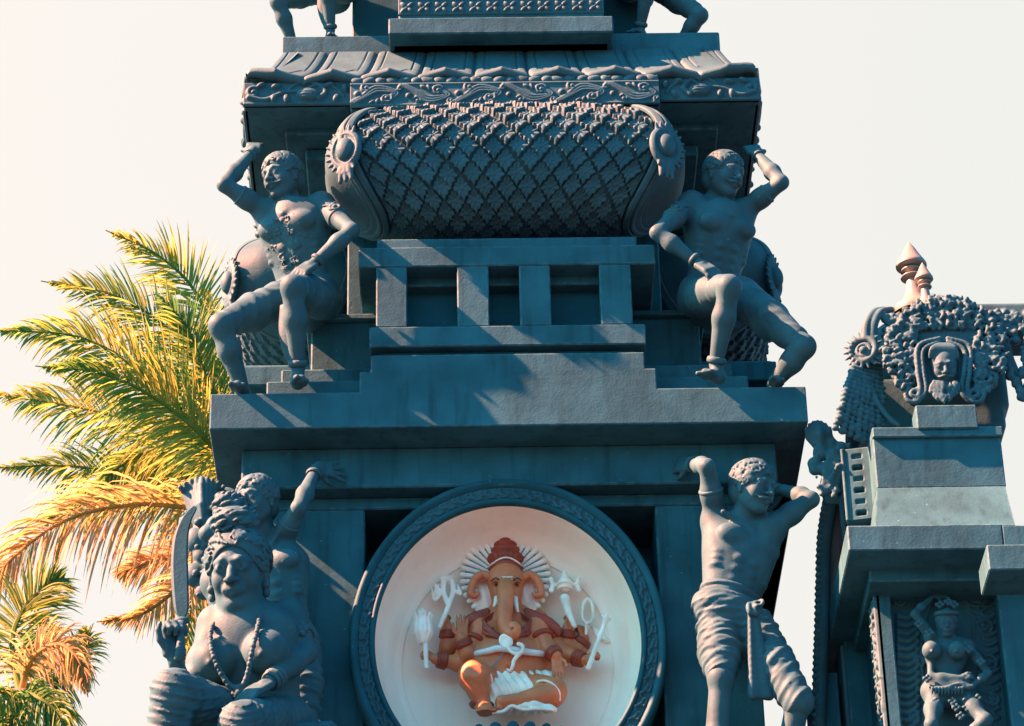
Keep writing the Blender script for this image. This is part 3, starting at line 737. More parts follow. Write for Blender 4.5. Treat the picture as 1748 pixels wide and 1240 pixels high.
def arm(S, sh, el, wr, s, k=0.03, f=None):
    sh, el, wr = map(lambda p: np.asarray(p, float), (sh, el, wr)); a = unit(el-sh)
    S.ell(sh, s*V(.25, .25, .25), None, s*.10)
    S.cap(sh, sh+(el-sh)*.5, s*.205, s*.19, k); S.cap(sh+(el-sh)*.45, el, s*.19, s*.135, k)
    S.ell(sh+(el-sh)*.5, s*V(.185, .185, .26), rotm(a, f), s*.06)
    S.cap(el, el+(wr-el)*.35, s*.135, s*.158, k); S.cap(el+(wr-el)*.35, wr, s*.158, s*.092, k)
def leg(S, hip, kn, an, s, k=0.04, calf=None):
    hip, kn, an = map(lambda p: np.asarray(p, float), (hip, kn, an))
    S.cap(hip, hip+(kn-hip)*.5, s*.36, s*.315, k); S.cap(hip+(kn-hip)*.5, kn, s*.315, s*.215, k)
    S.ell(kn, s*.225, None, s*.05); sd_ = an-kn
    S.cap(kn, kn+sd_*.4, s*.195, s*.21, k); S.cap(kn+sd_*.4, an, s*.21, s*.125, k)
    if calf is not None: S.ell(kn+sd_*.33+unit(calf)*s*.07, s*V(.15, .15, .30), rotm(sd_, calf), s*.08)
    S.ell(kn+sd_*.0, s*V(.15, .15, .15), None, s*.05)
def foot(S, an, toe, s):
    an, toe = np.asarray(an, float), np.asarray(toe, float); d = unit(toe-an); side = unit(np.cross(d, V(0, 0, 1)))
    low = an.copy(); low[2] = toe[2]
    S.cap(low-d*s*.12+V(0, 0, .02*s), toe, s*.13, s*.085, s*.08); S.cap(an, low+V(0, 0, .05*s), s*.105, s*.13, s*.06)
    for i in range(5):
        b = toe+side*s*(.11-.055*i); dd = d.copy(); dd[2] = 0; dd = unit(dd)
        S.chain([b-dd*s*.16, b+dd*s*(.02-.012*i), b+dd*s*(.10-.02*i)-V(0, 0, s*.02)], [s*.05, s*(.046 if i else .055), s*(.034 if i else .046)], s*.012)
def torso(S, neck, chest, pelvis, shL, shR, s, f, muscular=True, belly=1.0):
    """shL/shR any order"""
    neck, chest, pelvis, shL, shR = map(lambda p: np.asarray(p, float), (neck, chest, pelvis, shL, shR)); up = unit(chest-pelvis); f = unit(np.asarray(f, float)-up*(np.asarray(f, float)@up)); x = np.cross(f, up)
    R = np.array([x, f, up])
    S.ell(chest, s*V(.64, .44, .74), R, .02)
    waist = pelvis+(chest-pelvis)*.42
    S.ell(waist, s*V(.50*belly, .37*belly, .55), R, s*.25)
    S.ell(pelvis, s*V(.56, .42, .42), R, s*.22)
    for sh in (shL, shR):
        S.cap(neck-up*s*.05, sh+V(0, 0, .02)*s, s*.17, s*.18, s*.16)
        e = 1 if (sh-chest)@x > 0 else -1
        S.cap(sh-up*s*.15, waist+x*e*s*.28, s*.22, s*.20, s*.18)
        S.cap(chest+x*e*s*.40+up*s*.2, sh, s*.25, s*.20, s*.14)
    if muscular:
        for e in (-1, 1):
            S.ell(chest+x*e*s*.30+f*s*.30+up*s*.15, s*V(.31, .175, .22), R, s*.05)
            S.ell(chest+x*e*s*.34+f*s*.445+up*s*.06, s*.026, None, s*.02)
            for j in range(3): S.ell(chest+x*e*s*.13+f*s*(.355-.03*j)-up*s*(.28+.20*j), s*V(.125, .095, .095), R, s*.038)
            S.cap(chest+x*e*s*.02+f*s*.36+up*s*.36, neck+x*e*s*.45+f*s*.16-up*s*.05, s*.045, s*.045, s*.06)
            for j in range(3): S.ell(chest+x*e*s*.46+f*s*.18-up*s*(.22+.13*j), s*V(.10, .10, .05), R, s*.07)
        S.cap(chest+f*s*.47+up*s*.33, chest+f*s*.47-up*s*.75, s*.020, s*.015, s*.03, 'sub')
        S.ell(pelvis+(chest-pelvis)*.20+f*s*.42, s*.04, None, s*.03, 'sub')
    return R
def band(name, c, ax, r0, r, parent, m=None, knobs=0, n=40):
    """thin ornamental ring round a limb"""
    ax = unit(ax); e1 = unit(np.cross(ax, V(.2, 1, .1))); e2 = np.cross(ax, e1); t = np.linspace(0, 2*math.pi, n, endpoint=False)
    tt = np.linspace(0, 2*math.pi, 10, endpoint=False); rad = r0+r*np.cos(tt)
    ctr = np.cos(t)[:, None, None]*e1+np.sin(t)[:, None, None]*e2
    bead = 1+0.35*np.abs(np.sin(t*knobs/2))[:, None, None] if knobs else 1.0
    v = np.asarray(c)+(r0+r*bead*np.cos(tt)[None, :, None])*ctr+1.5*r*np.sin(tt)[None, :, None]*ax
    return obj(name, (v.reshape(-1, 3), grid_faces(n, 10, True, True)), m or STATUE, parent)
def folds(S, a, b, rad, s, n=6, amp=0.010, seed=0):
    """wrap creases round the limb a-b"""
    a = np.asarray(a, float); b = np.asarray(b, float); d = unit(b-a); Lg = np.linalg.norm(b-a); r = np.random.default_rng(seed); ph = r.uniform(0, 6, 4)
    mid = (a+b)/2; e1 = unit(np.cross(d, V(.3, .9, .2))); e2 = np.cross(d, e1)
    def fn(X, Y, Z):
        q = (X-a[0])*d[0]+(Y-a[1])*d[1]+(Z-a[2])*d[2]; w = (X-a[0])*e1[0]+(Y-a[1])*e1[1]+(Z-a[2])*e1[2]; z2 = (X-a[0])*e2[0]+(Y-a[1])*e2[1]+(Z-a[2])*e2[2]
        x = q/Lg*n*2*math.pi+2.2*np.sin(w/rad*1.3+ph[0])+1.4*np.sin(z2/rad*1.7+ph[1])
        return -amp*(1-np.abs(np.sin(x/2)))**1.5*1.6-0.4*amp*np.sin(x*1.7+w/rad*3+ph[2])
    S.disp(mid, Lg*.5+rad*2.2, fn)
def bounds(pts, m):
    p = np.array(pts); return p.min(0)-m, p.max(0)+m
def rough(S, c, rad, amp, sc): S.disp(c, rad, lambda X, Y, Z: -amp*np.abs(waves(X, Y, Z, sc, 10))*2.2)

# ---- seated man, left
def seated_man(side):
    if side < 0:
        s = 0.365; hc = P(481, 302, .06); hf = V(-.62, -.74, -.30); hu = V(-.12, -.12, 1)
        neck = P(494, 350, .16); shA = P(455, 362, .14); shB = P(549, 350, .10); chest = P(503, 400, .15); pel = P(520, 496, .30)
        elA, wrA = P(383, 316, -.02), P(431, 259, .16); elB, wrB = P(601, 394, -.14), P(534, 451, -.14)
        hipA, knA, anA = P(486, 512, .24), P(377, 556, -.12), P(414, 664, .10)
        hipB, knB, anB = P(548, 512, .28), P(500, 490, -.30), P(509, 628, -.02)
        toeA = P(404, 690, -.04); toeB = P(514, 672, -.10); hdA = P(440, 232, .34)-wrA; hdB = P(494, 478, -.24)-wrB; tf = V(-.42, -.9, -.12)
        lab = 'seated stone man at left with raised elbow, looking down to the left'
    else:
        s = 0.36; hc = P(1237, 299, .06); hf = V(.62, -.74, -.34); hu = V(.10, -.10, 1)
        neck = P(1222, 345, .16); shA = P(1268, 362, .16); shB = P(1180, 348, .10); chest = P(1228, 402, .15); pel = P(1215, 496, .30)
        elA, wrA = P(1334, 312, -.02), P(1290, 262, .14); elB, wrB = P(1122, 398, -.14), P(1193, 450, -.14)
        hipA, knA, anA = P(1262, 505, .24), P(1372, 592, -.08), P(1322, 668, .12)
        hipB, knB, anB = P(1190, 510, .26), P(1245, 490, -.30), P(1222, 622, -.02)
        toeA = P(1330, 694, -.02); toeB = P(1206, 664, -.12); hdA = P(1276, 240, .30)-wrA; hdB = P(1232, 474, -.24)-wrB; tf = V(.42, -.9, -.12)
        lab = 'seated stone man at right with raised elbow, looking down to the right'
    for t_ in (toeA, toeB): t_[2] = LT+.045
    anA[2] = max(anA[2], LT+.09); anB[2] = max(anB[2], LT+.15)
    allp = [hc, shA, shB, pel, elA, wrA, elB, wrB, knA, anA, knB, anB, toeA, toeB, wrA+hdA]
    e = thing('stone_man_statue', lab, 'statue', V(pel[0], pel[1], LT), 'seated stone men beside the drum')
    S = Sculpt(*bounds(allp, .22), 0.0085)
    R = torso(S, neck, chest, pel, shA, shB, s, tf)
    arm(S, shA, elA, wrA, s); arm(S, shB, elB, wrB, s)
    leg(S, hipA, knA, anA, s, calf=V(0, 1, 0)); leg(S, hipB, knB, anB, s, calf=V(0, 1, 0))
    foot(S, anA, toeA, s); foot(S, anB, toeB, s)
    hand(S, wrA, hdA, V(0, -1, .2), s*.95, side, .3); hand(S, wrB, hdB, V(0, -.8, .6), s*.95, -side, .45)
    head(S, hc, hf, hu, s, True, neck=neck)
    S.cap(pel+V(0, .05, -.03), pel+V(0, .32, -.03), s*.42, s*.45, .05)           # grows out of the die behind
    S.ell(chest+R[1]*s*.42-R[2]*s*.05, s*.001, None, 0)
    if side < 0:
        rg = np.random.default_rng(4)
        for i in range(480):                    # curly chest hair
            a_, b_ = rg.normal(0, .19), rg.uniform(-.75, .30); a_ *= (1 if b_ > -.3 else .6)
            q = chest+R[0]*s*a_+R[2]*s*b_+R[1]*s*(.47 if abs(a_) > .08 else .44)-R[1]*s*.1*(a_*2.2)**2
            if b_ < -.1: q -= R[1]*s*.02
            S.ell(q-R[1]*s*.008, s*rg.uniform(.012, .021), None, .002)
    obj('body', S.mesh(), STATUE, e)
    hair('hair', hc, hf, hu, s, e, seed=3+side)
    # short cloth over hips and thighs
    C_ = Sculpt(*bounds([hipA, knA, hipB, knB, pel], .26), 0.009)
    for hp, kn in ((hipA, knA), (hipB, knB)):
        C_.cap(hp, hp+(kn-hp)*.5, s*.385, s*.335, .05); C_.cap(hp+(kn-hp)*.5, hp+(kn-hp)*.86, s*.335, s*.262, .05)
    C_.ell(pel, s*V(.62, .48, .36), R, .06)
    folds(C_, hipA, knA, s*.3, s, 5, .0035, 1); folds(C_, hipB, knB, s*.3, s, 5, .0035, 2)
    obj('loincloth', C_.mesh(), STATUE, e)
    d0 = P(495, 520, -.12) if side < 0 else P(1262, 520, -.1)                        # cloth end hanging between the thighs
    pts = [d0+V(0, 0.02, 0), d0+V(-.02, .05, -.18), d0+V(.0, .07, -.33), d0+V(.04, .09, -.45)]
    if side < 0: obj('cloth_end', tubeg(spline(pts, 20), np.linspace(.075, .03, 20), 12, 0.5), STATUE, e)
    for a_, b_, t_, r_ in ((shA, elA, .62, .185), (shB, elB, .55, .20)): 
        band('armband', a_+(b_-a_)*t_, b_-a_, s*r_, s*.022, e)
    band('bracelet', wrB+(elB-wrB)*.12, elB-wrB, s*.115, s*.030, e); band('bracelet', wrA+(elA-wrA)*.10, elA-wrA, s*.11, s*.026, e)
    band('anklet', anB+(knB-anB)*.05, knB-anB, s*.145, s*.045, e)
    bm = shB+(elB-shB)*.42+unit(V(-.1*side, -1, .15))*s*.19                            # jewel on the armband
    J = Sculpt(bm-.13, bm+.13, .006); Rn = rotm(elB-shB, V(-.1*side, -1, .15))
    J.ell(bm, s*V(.13, .05, .13), Rn, .004); J.torus(bm+Rn[1]*.015, Rn[1], s*.095, s*.022, .003); J.ell(bm+Rn[1]*.02, s*V(.05, .04, .05), Rn, .002)
    for e_ in (-1, 1): J.chain([bm-Rn[2]*s*.10, bm-Rn[2]*s*.20+Rn[0]*e_*s*.05, bm-Rn[2]*s*.26+Rn[0]*e_*s*.13], [s*.05, s*.04, s*.02], .004)
    obj('arm_jewel', J.mesh(0), STATUE, e)
    return e
BT = 9.10                                            # top of the base the lower figures stand on
man_l = seated_man(-1); man_r = seated_man(1)
for src, x_, lab in ((man_l, -1.235, 'smaller seated stone man on the upper tier at left, only his legs in view'), (man_r, 1.07, 'smaller seated stone man on the upper tier at right, only his legs in view')):
    c = src.copy(); COL.objects.link(c); c.location = (x_, 0.70, zSl); c.scale = (.74,)*3; c['label'] = lab; c['group'] = 'seated stone men on the upper tier'
    for ch in list(src.children):
        d = ch.copy(); COL.objects.link(d); d.parent = c

# ---- standing man, right
def standing_man(side):
    if side > 0:
        s = .375; hc = P(1287, 832, -.06); hf = V(.66, -.70, -.36); hu = V(.05, -.1, 1)
        neck = P(1266, 893, .06); shA = P(1222, 888, .10); shB = P(1318, 900, .06); chest = P(1262, 950, .12); pel = P(1240, 1046, .10)
        elA, wrA = P(1207, 797, -.14), P(1180, 793, .16); elB, wrB = P(1385, 853, .02), P(1336, 836, .22)
        hipA, knA, anA = P(1228, 1075, .08), P(1231, 1158, -.06), P(1208, 1290, .12); hipB, knB, anB = P(1285, 1075, .10), P(1362, 1198, -.10), P(1310, 1278, .22)
        hdA = P(1150, 795, .30)-wrA; hdB = P(1308, 846, .24)-wrB; tf = V(.40, -.92, -.05)
        lab = 'standing stone man at lower right with knotted sash hanging from his waist'
    else:
        s = .36; hc = P(437, 855, -.02); hf = V(-.50, -.82, -.25); hu = V(-.05, -.1, 1)
        neck = P(448, 908, .08); shA = P(476, 930, .12); shB = P(412, 925, .10); chest = P(470, 985, .16); pel = P(480, 1090, .20)
        elA, wrA = P(510, 868, -.10), P(540, 801, .10); elB, wrB = P(353, 912, -.04), P(398, 868, .06)
        hipA, knA, anA = P(510, 1110, .18), P(520, 1230, .1), P(520, 1330, .3); hipB, knB, anB = P(450, 1110, .18), P(440, 1230, .1), P(440, 1330, .3)
        hdA = P(590, 805, .24)-wrA; hdB = P(420, 850, .1)-wrB; tf = V(-.3, -.92, -.05)
        lab = 'standing stone man at lower left behind the woman, one hand flat against the frieze'
    anA[2] = anB[2] = BT+.16; toes = []
    for an in (anA, anB): t_ = an+V(.02, -.25, -.115); toes.append(t_)
    e = thing('stone_man_statue', lab, 'statue', V(pel[0], pel[1], BT), 'standing stone men below the ledge')
    S = Sculpt(*bounds([hc, shA, shB, pel, elA, wrA, elB, wrB, knA, anA, knB, anB, wrA+unit(hdA)*s*.8]+toes, .24), 0.0085)
    R = torso(S, neck, chest, pel, shA, shB, s, tf)
    arm(S, shA, elA, wrA, s); arm(S, shB, elB, wrB, s)
    leg(S, hipA, knA, anA, s, calf=V(0, 1, 0)); leg(S, hipB, knB, anB, s, calf=V(0, 1, 0)); foot(S, anA, toes[0], s); foot(S, anB, toes[1], s)
    hand(S, wrA, hdA, V(0, -1, -.1), s*.95, -side, .05, .35); hand(S, wrB, hdB, V(0, .6, .8), s*.9, 1, .5)
    head(S, hc, hf, hu, s, True, neck=neck)
    S.cap(pel+V(0, .2, -.1), chest+V(0, .3, 0), s*.35, s*.35, .05)
    obj('body', S.mesh(), STATUE, e); hair('hair', hc, hf, hu, s, e, seed=9+side)
    C_ = Sculpt(*bounds([hipA, knA, hipB, knB, pel, pel+(chest-pel)*.35], .27), 0.009)
    for hp, kn, en in ((hipA, knA, .82), (hipB, knB, 1.0)):
        C_.cap(hp, hp+(kn-hp)*.5, s*.39, s*.34, .05); C_.cap(hp+(kn-hp)*.5, hp+(kn-hp)*en, s*.34, s*.28, .05)
    C_.ell(pel, s*V(.64, .50, .40), R, .06); C_.ell(pel+(chest-pel)*.30, s*V(.56, .43, .16), R, .04)
    folds(C_, hipA, knA, s*.34, s, 5, .006, 3); folds(C_, hipB, knB, s*.34, s, 6, .0065, 4); folds(C_, pel-V(0, 0, .15), pel+V(0, 0, .28), s*.5, s, 6, .005, 6)
    obj('loincloth', C_.mesh(), STATUE, e)
    if side > 0:
        a0 = P(1287, 1040, -.17); K = Sculpt(a0-V(.25, .2, .75), a0+V(.25, .3, .2), .008)
        K.torus(a0, V(.3, -1, .2), s*.10, s*.055, .01); K.ell(a0, s*.09, None, .01); K.torus(a0+V(.03, -.02, .03), V(-.5, -1, .8), s*.08, s*.035, .006)
        e0 = P(1300, 1182, -.10); ax_ = unit(a0-e0); Rk = rotm(ax_, V(.25, -1, .1))
        for j in range(14):
            t_ = j/13; cc = a0+(e0-a0)*t_; K.rbox(cc+V(0, .03, 0), V(.035+.050*t_, .022+.006*t_, .035), Rk, .02, .01)
        K.rbox(e0+V(.0, .03, .02), V(.088, .026, .03), Rk, .015, .01)
        K.disp((a0+e0)/2, .42, lambda X, Y, Z: .0045*np.sin(((X-a0[0])*Rk[0][0]+(Z-a0[2])*Rk[0][2])*140/(1+1.4*np.clip((a0[2]-Z)/.6, 0, 1)))+0*Y)
        obj('sash', K.mesh(), STATUE, e)
    band('armband', shA+(elA-shA)*.55, elA-shA, s*.20, s*.024, e); band('bracelet', wrA+(elA-wrA)*.15, unit(wrA-elA), s*.125, s*.03, e)
    return e
standing_man(1); standing_man(-1)
# ---- seated woman with sword, lower left
def woman():
    s = .485; hc = P(406, 974, -.62); hf = V(-.14, -.90, -.38); hu = V(-.05, -.25, 1)
    neck = P(420, 1046, -.42); shA = P(370, 1066, -.44); shB = P(492, 1054, -.36); chest = P(424, 1112, -.44); pel = P(440, 1222, -.30)
    elA, wrA = P(316, 1192, -.58), P(298, 1124, -.88); elB, wrB = P(524, 1116, -.44), P(459, 1166, -.74)
    hipA, knA = P(400, 1235, -.36), P(296, 1180, -.96); hipB, knB = P(482, 1235, -.32), P(412, 1236, -.98)
    anA = knA+V(-.06, .22, 0); anB = knB+V(.02, .22, 0); anA[2] = anB[2] = BT+.18; toes = [a+V(0, -.32, -.12) for a in (anA, anB)]
    e = thing('stone_woman_statue', 'seated stone woman with bead necklace holding a broad sword upright, at lower left', 'statue', V(pel[0], pel[1], BT))
    S = Sculpt(*bounds([hc, shA, shB, elA, wrA, elB, wrB, knA, knB, pel, anA, anB]+toes, .30), 0.0095)
    R = torso(S, neck, chest, pel, shA, shB, s, V(-.22, -.95, -.05), False, 1.08)
    up = R[2]; x = R[0]; f = R[1]
    for e_ in (-1, 1):
        bc = chest+x*e_*s*.34+f*s*.40-up*s*.10
        S.ell(bc, s*V(.31, .31, .30), R, s*.06); S.ell(bc+f*s*.30-up*s*.03, s*.04, None, s*.04)
    S.ell(pel+(chest-pel)*.30+f*s*.43, s*.04, None, s*.03, 'sub')
    arm(S, shA, elA, wrA, s*.92); arm(S, shB, elB, wrB, s*.92)
    leg(S, hipA, knA, anA, s*1.0, calf=V(0, 1, 0)); leg(S, hipB, knB, anB, s*1.0, calf=V(0, 1, 0)); foot(S, anA, toes[0], s*.9); foot(S, anB, toes[1], s*.9)
    hand(S, wrB, P(402, 1198, -.86)-wrB, V(0, -.6, .9), s*.82, 1, .22, .12)
    hand(S, wrA, P(294, 1075, -.90)-wrA, V(-.5, .85, .1), s*.95, 1, 1.3, .02)
    head(S, hc, hf, hu, s*1.12, False, True, neck=neck)
    obj('body', S.mesh(), STATUE, e)
    H = hair('hair', hc, hf, hu, s*1.15, e, 'waves', seed=21)
    ff = unit(hf); uu = unit(hu-ff*(hu@ff)); rr = np.cross(ff, uu); G = lambda a, b, c: hc+s*(rr*a+ff*b+uu*c)
    B = Sculpt(hc-.5, hc+.5, .008); B.ell(G(.30, -.42, -.10), s*V(.30, .26, .30), None, .03); B.ell(G(.28, -.30, -.36), s*V(.20, .2, .22), None, .04)
    for i in range(26):
        a = i*.24; B.cap(G(.30+.26*math.cos(a), -.42+.2*math.sin(a)*.5, -.10+.26*math.sin(a)), G(.30+.05*math.cos(a), -.20, -.10+.05*math.sin(a)), s*.03, s*.03, .008)
    obj('hair_bun', B.mesh(), STATUE, e)
    B = Sculpt(G(0, -.2, .75)-.40, G(0, -.2, .75)+.40, .0075); B.ell(G(.02, -.10, .62), s*V(.31, .30, .22), None, .03); B.ell(G(.10, -.18, .86), s*V(.22, .21, .15), None, .03)
    for i in range(150):
        a = random.uniform(0, 6.28); lv = random.choice((0, 1)); r_ = (.31, .22)[lv]; z_ = random.uniform(-.9, .95); q = []
        for k in range(4): aa = a+k*.16; q.append(G((.02, .10)[lv]+r_*math.cos(aa)*math.sqrt(1-z_*z_), (-.10, -.18)[lv]+r_*math.sin(aa)*math.sqrt(1-z_*z_), (.62, .86)[lv]+(.24, .17)[lv]*z_+.012*k))
        B.chain(q, [s*.014, s*.026, s*.026, s*.014], .005)
    obj('topknot', B.mesh(0), STATUE, e)
    # trousers with wrap folds
    C_ = Sculpt(*bounds([hipA, knA, hipB, knB, pel, anA, anB], .30), .0105)
    for h_, k_, a_ in ((hipA, knA, anA), (hipB, knB, anB)):
        C_.cap(h_, k_, s*.38, s*.262, .05); C_.cap(k_, k_+(a_-k_)*.5, s*.262, s*.262, .04); C_.cap(k_+(a_-k_)*.5, k_+(a_-k_)*.85, s*.262, s*.19, .04)
        folds(C_, k_, a_, s*.30, s, 9, .007, 7); folds(C_, h_, k_, s*.36, s, 5, .004, 8)
    C_.ell(pel-up*s*.1, s*V(.66, .52, .36), R, .06)
    obj('trousers', C_.mesh(), STATUE, e)
    # necklaces: bead rope, choker and pendant
    pts = spline([neck+x*s*.26-f*s*.02+up*s*.10, chest+x*s*.33+f*s*.42+up*s*.32, chest+x*s*.27+f*s*.78-up*s*.02, chest+x*s*.13+f*s*.82-up*s*.42, chest+f*s*.80-up*s*.52, chest-x*s*.13+f*s*.82-up*s*.42, chest-x*s*.27+f*s*.78-up*s*.02, chest-x*s*.31+f*s*.42+up*s*.32, neck-x*s*.26-f*s*.02+up*s*.10], 64)
    K = Sculpt(*bounds(pts, .1), .006)
    for i, q in enumerate(pts): K.ell(q, s*(.040 if i % 2 else .034), None, .003)
    pc = pts[32]
    for i in range(9): K.ell(pc+s*.075*(x*math.cos(i*.7)+up*math.sin(i*.7))-up*s*.06, s*.034, None, .003)
    K.ell(pc-up*s*.06, s*V(.07, .07, .07), None, .004)
    for j in range(2):
        q = spline([neck+x*s*(.27+.06*j)+f*s*.08, neck+x*s*.17+f*s*(.33+.12*j)-up*s*(.12+.14*j), neck+f*s*(.42+.12*j)-up*s*(.18+.17*j), neck-x*s*.17+f*s*(.33+.12*j)-up*s*(.12+.14*j), neck-x*s*(.27+.06*j)+f*s*.08], 34)
        for p in q: K.ell(p, s*.028, None, .003)
    obj('necklace', K.mesh(0), STATUE, e)
    a_ = shB+(elB-shB)*.55; band('armband', a_, elB-shB, s*.195, s*.03, e)
    J = Sculpt(a_-.2, a_+.2, .007); jm = a_+unit(V(.1, -1, .1))*s*.20
    for i in range(6): J.ell(jm+s*.075*(V(1, 0, 0)*math.cos(i*1.047)+V(0, 0, 1)*math.sin(i*1.047)), s*.045, None, .004)
    J.ell(jm, s*.05, None, .004); obj('arm_jewel', J.mesh(0), STATUE, e)
    for t_ in (.06, .13, .20): band('bracelet', wrB+(elB-wrB)*t_, elB-wrB, s*(.105+.10*t_), s*.024, e, knobs=16 if t_ == .13 else 0)
    # ear drops
    for e_ in (-1, 1):
        Q = Sculpt(G(.36*e_, 0, -.3)-.12, G(.36*e_, 0, -.3)+.12, .006); Q.ell(G(.36*e_, .02, -.22), s*.06, None, .004); Q.ell(G(.36*e_, .02, -.32), s*V(.05, .05, .07), None, .004)
        obj('earring', Q.mesh(0), STATUE, e)
    # broad curved sword in her fist
    Yb = wrA[1]-.055
    Lf = [(306, 1110), (305, 1060), (297, 1040), (292, 990), (292, 950), (297, 915), (310, 885), (328, 866), (334, 866)]
    Rt = [(314, 1110), (316, 1060), (322, 1040), (322, 990), (321, 950), (322, 915), (327, 890), (334, 874), (336, 868)]
    a = spline([P(px, py, Yb) for px, py in Lf], 40); b = spline([P(px, py, Yb) for px, py in Rt], 40); m_ = (a+b)/2
    th = V(0, .014, 0); a1 = a+(b-a)*.16; b1 = b-(b-a)*.10; v = np.concatenate([a, a1-th, b1-th, b, b1+th, a1+th]); n = 40; F = []
    for i in range(n-1):
        for k in range(6):
            k2 = (k+1) % 6; F.append((k*n+i, k*n+i+1, k2*n+i+1, k2*n+i))
    sw = thing('stone_sword', 'broad curved stone sword held upright in the fist of the seated woman', 'sword', P(310, 1115, Yb))
    obj('blade', (v, F), DARKST, sw, smooth=False)  # darker stone paint puts the shade of the flat face into its colour
    obj('hilt', tubeg([P(310, 1062, Yb), P(309, 1080, Yb), P(308, 1100, Yb), P(306, 1125, Yb)], [.030, .024, .024, .034], 12), STATUE, sw)
    obj('guard', tubeg([P(299, 1059, Yb), P(310, 1060, Yb), P(322, 1059, Yb)], [.02, .028, .02], 10), STATUE, sw)
    zt = pel[2]-s*.40
    obj('seat_block', box(pel[0]-.55, pel[0]+.5, -.55, .40, BT+.001, zt+.05, .03), STONE, tower, smooth=False)
woman()

# lotus ornament on the left corner of the tower behind the sword
o_ = thing('corner_ornament', 'carved stone lotus bud cluster on the left tower corner above the sword tip', 'ornament', P(345, 930, .45))
c0 = P(352, 868, .36); S = Sculpt(c0-V(.40, .3, 1.0), c0+V(.40, .35, .35), .0085)
for i in range(9):
    a = (i-4)/4; S.chain([c0+V(.03*a, -.03*(1-abs(a)), -.20), c0+V(.08*a-.02, -.10*(1-abs(a)), -.02), c0+V(.12*a-.03, -.08*(1-abs(a)), .13), c0+V(.145*a-.03, -.06, .20-.07*a*a)], [.024, .026, .022, .016], .006)
S.ell(c0+V(.0, .02, .0), V(.09, .07, .16), None, .02)
for (dx, dz, r) in ((-.05, -.24, .085), (.05, -.27, .07), (-.02, -.36, .06), (-.06, -.50, .075), (.03, -.48, .06), (.09, -.38, .07), (.12, -.18, .09), (.0, -.62, .055), (.06, -.6, .05), (.12, -.5, .07)): S.ell(c0+V(dx, .0, dz), V(r, r*.8, r*1.15), None, .02)
for i in range(60):
    q = c0+V(random.uniform(-.05, .17), random.uniform(-.08, .0), random.uniform(-.75, .1)); S.ell(q, random.uniform(.012, .03), None, .006)
S.cap(c0+V(.12, .12, .1), c0+V(.14, .16, -.75), .11, .09, .04)
obj('cluster', S.mesh(), STATUE, o_)
# ---------------------------------------------------------------- elephant headed figure in the niche
def pm(name, col, rough=.5, **k): return mat(name, col, rough, .22, .14, 90, vscale=7, spec=.35, **k)
SKIN = pm('tan_paint', (.58, .165, .07), .40); RED = pm('red_brown_paint', (.30, .045, .025), .42); WHT = pm('white_paint', (.88, .77, .69), .5)
PINK = pm('pink_paint', (.80, .52, .44), .5); BLUE = mat('blue_grey_paint', (.08, .22, .32), .6, .2, .1, 60); CLOTH = pm('cloth_paint', (.70, .70, .72), .55)
def D(cx, cy, Y): return P(690+cx/3.543, 890+cy/3.543, Y+.29)
c_ = 1/3.543/256.0*1.02                                     # metres per crop pixel
dei = thing('elephant_headed_statue', 'painted elephant headed deity with many arms sitting in the round niche', 'statue', D(625, 1150, .35))
S = Sculpt(D(30, 1160, .35)-V(.05, .32, .12), D(1260, 280, .35)+V(.05, .35, .05), .0052)
s = .235
# torso and belly
S.ell(D(625, 660, .40), V(.25, .15, .20), None, .05); S.ell(D(630, 845, .36), V(.275, .185, .20), None, .07); S.ell(D(630, 960, .38), V(.27, .17, .14), None, .06)
for e in (-1, 1): S.ell(D(625+125*e, 665, .29), V(.095, .06, .07), None, .03)
S.ell(D(630, 885, .19), V(.018, .03, .018), None, .01, 'sub')
# head
S.ell(D(615, 372, .36), V(.125, .13, .15), None, .03); S.ell(D(560, 352, .30), V(.06, .06, .06), None, .04); S.ell(D(670, 352, .30), V(.06, .06, .06), None, .04)
S.ell(D(575, 440, .31), V(.06, .07, .09), None, .04); S.ell(D(658, 440, .31), V(.06, .07, .09), None, .04)
tr = spline([D(616, 385, .24), D(614, 450, .17), D(610, 520, .145), D(606, 590, .15), D(612, 650, .15), D(640, 685, .14), D(668, 672, .13), D(672, 645, .13), D(655, 632, .13)], 36)
S.chain(tr, np.concatenate([np.linspace(.055, .041, 22), np.linspace(.040, .026, 14)]), .012)
S.ell(D(655, 652, .10), .014, None, .004, 'sub')
for e, ex in ((-1, 551), (1, 686)):
    q = D(ex, 380, .245); S.ell(q, V(.030, .022, .018), None, .01, 'sub'); S.ell(q+V(0, .012, 0), V(.020, .018, .013), None, .002)
    S.chain([q+V(-.028, -.002, .008), q+V(0, -.016, .020), q+V(.028, -.002, .008)], .0075, .005)
# legs
S.cap(D(540, 1010, .34), D(428, 950, .16), .12, .105, .03); S.cap(D(428, 948, .13), D(470, 1100, .17), .104, .056, .012); S.ell(D(428, 930, .15), V(.108, .10, .10), None, .03)
S.cap(D(470, 1100, .20), D(492, 1150, .12), .055, .055, .02)
for i in range(5): S.cap(D(452+22*i, 1140, .13), D(450+24*i, 1166, .08), .020, .017, .004)
S.cap(D(700, 1010, .34), D(900, 1030, .20), .12, .095, .03); S.cap(D(890, 1052, .19), D(660, 1096, .15), .090, .050, .012); S.cap(D(660, 1090, .14), D(590, 1095, .12), .05, .045, .015)
for i in range(5): S.cap(D(600, 1065+14*i, .12), D(570, 1068+15*i, .10), .018, .015, .003)
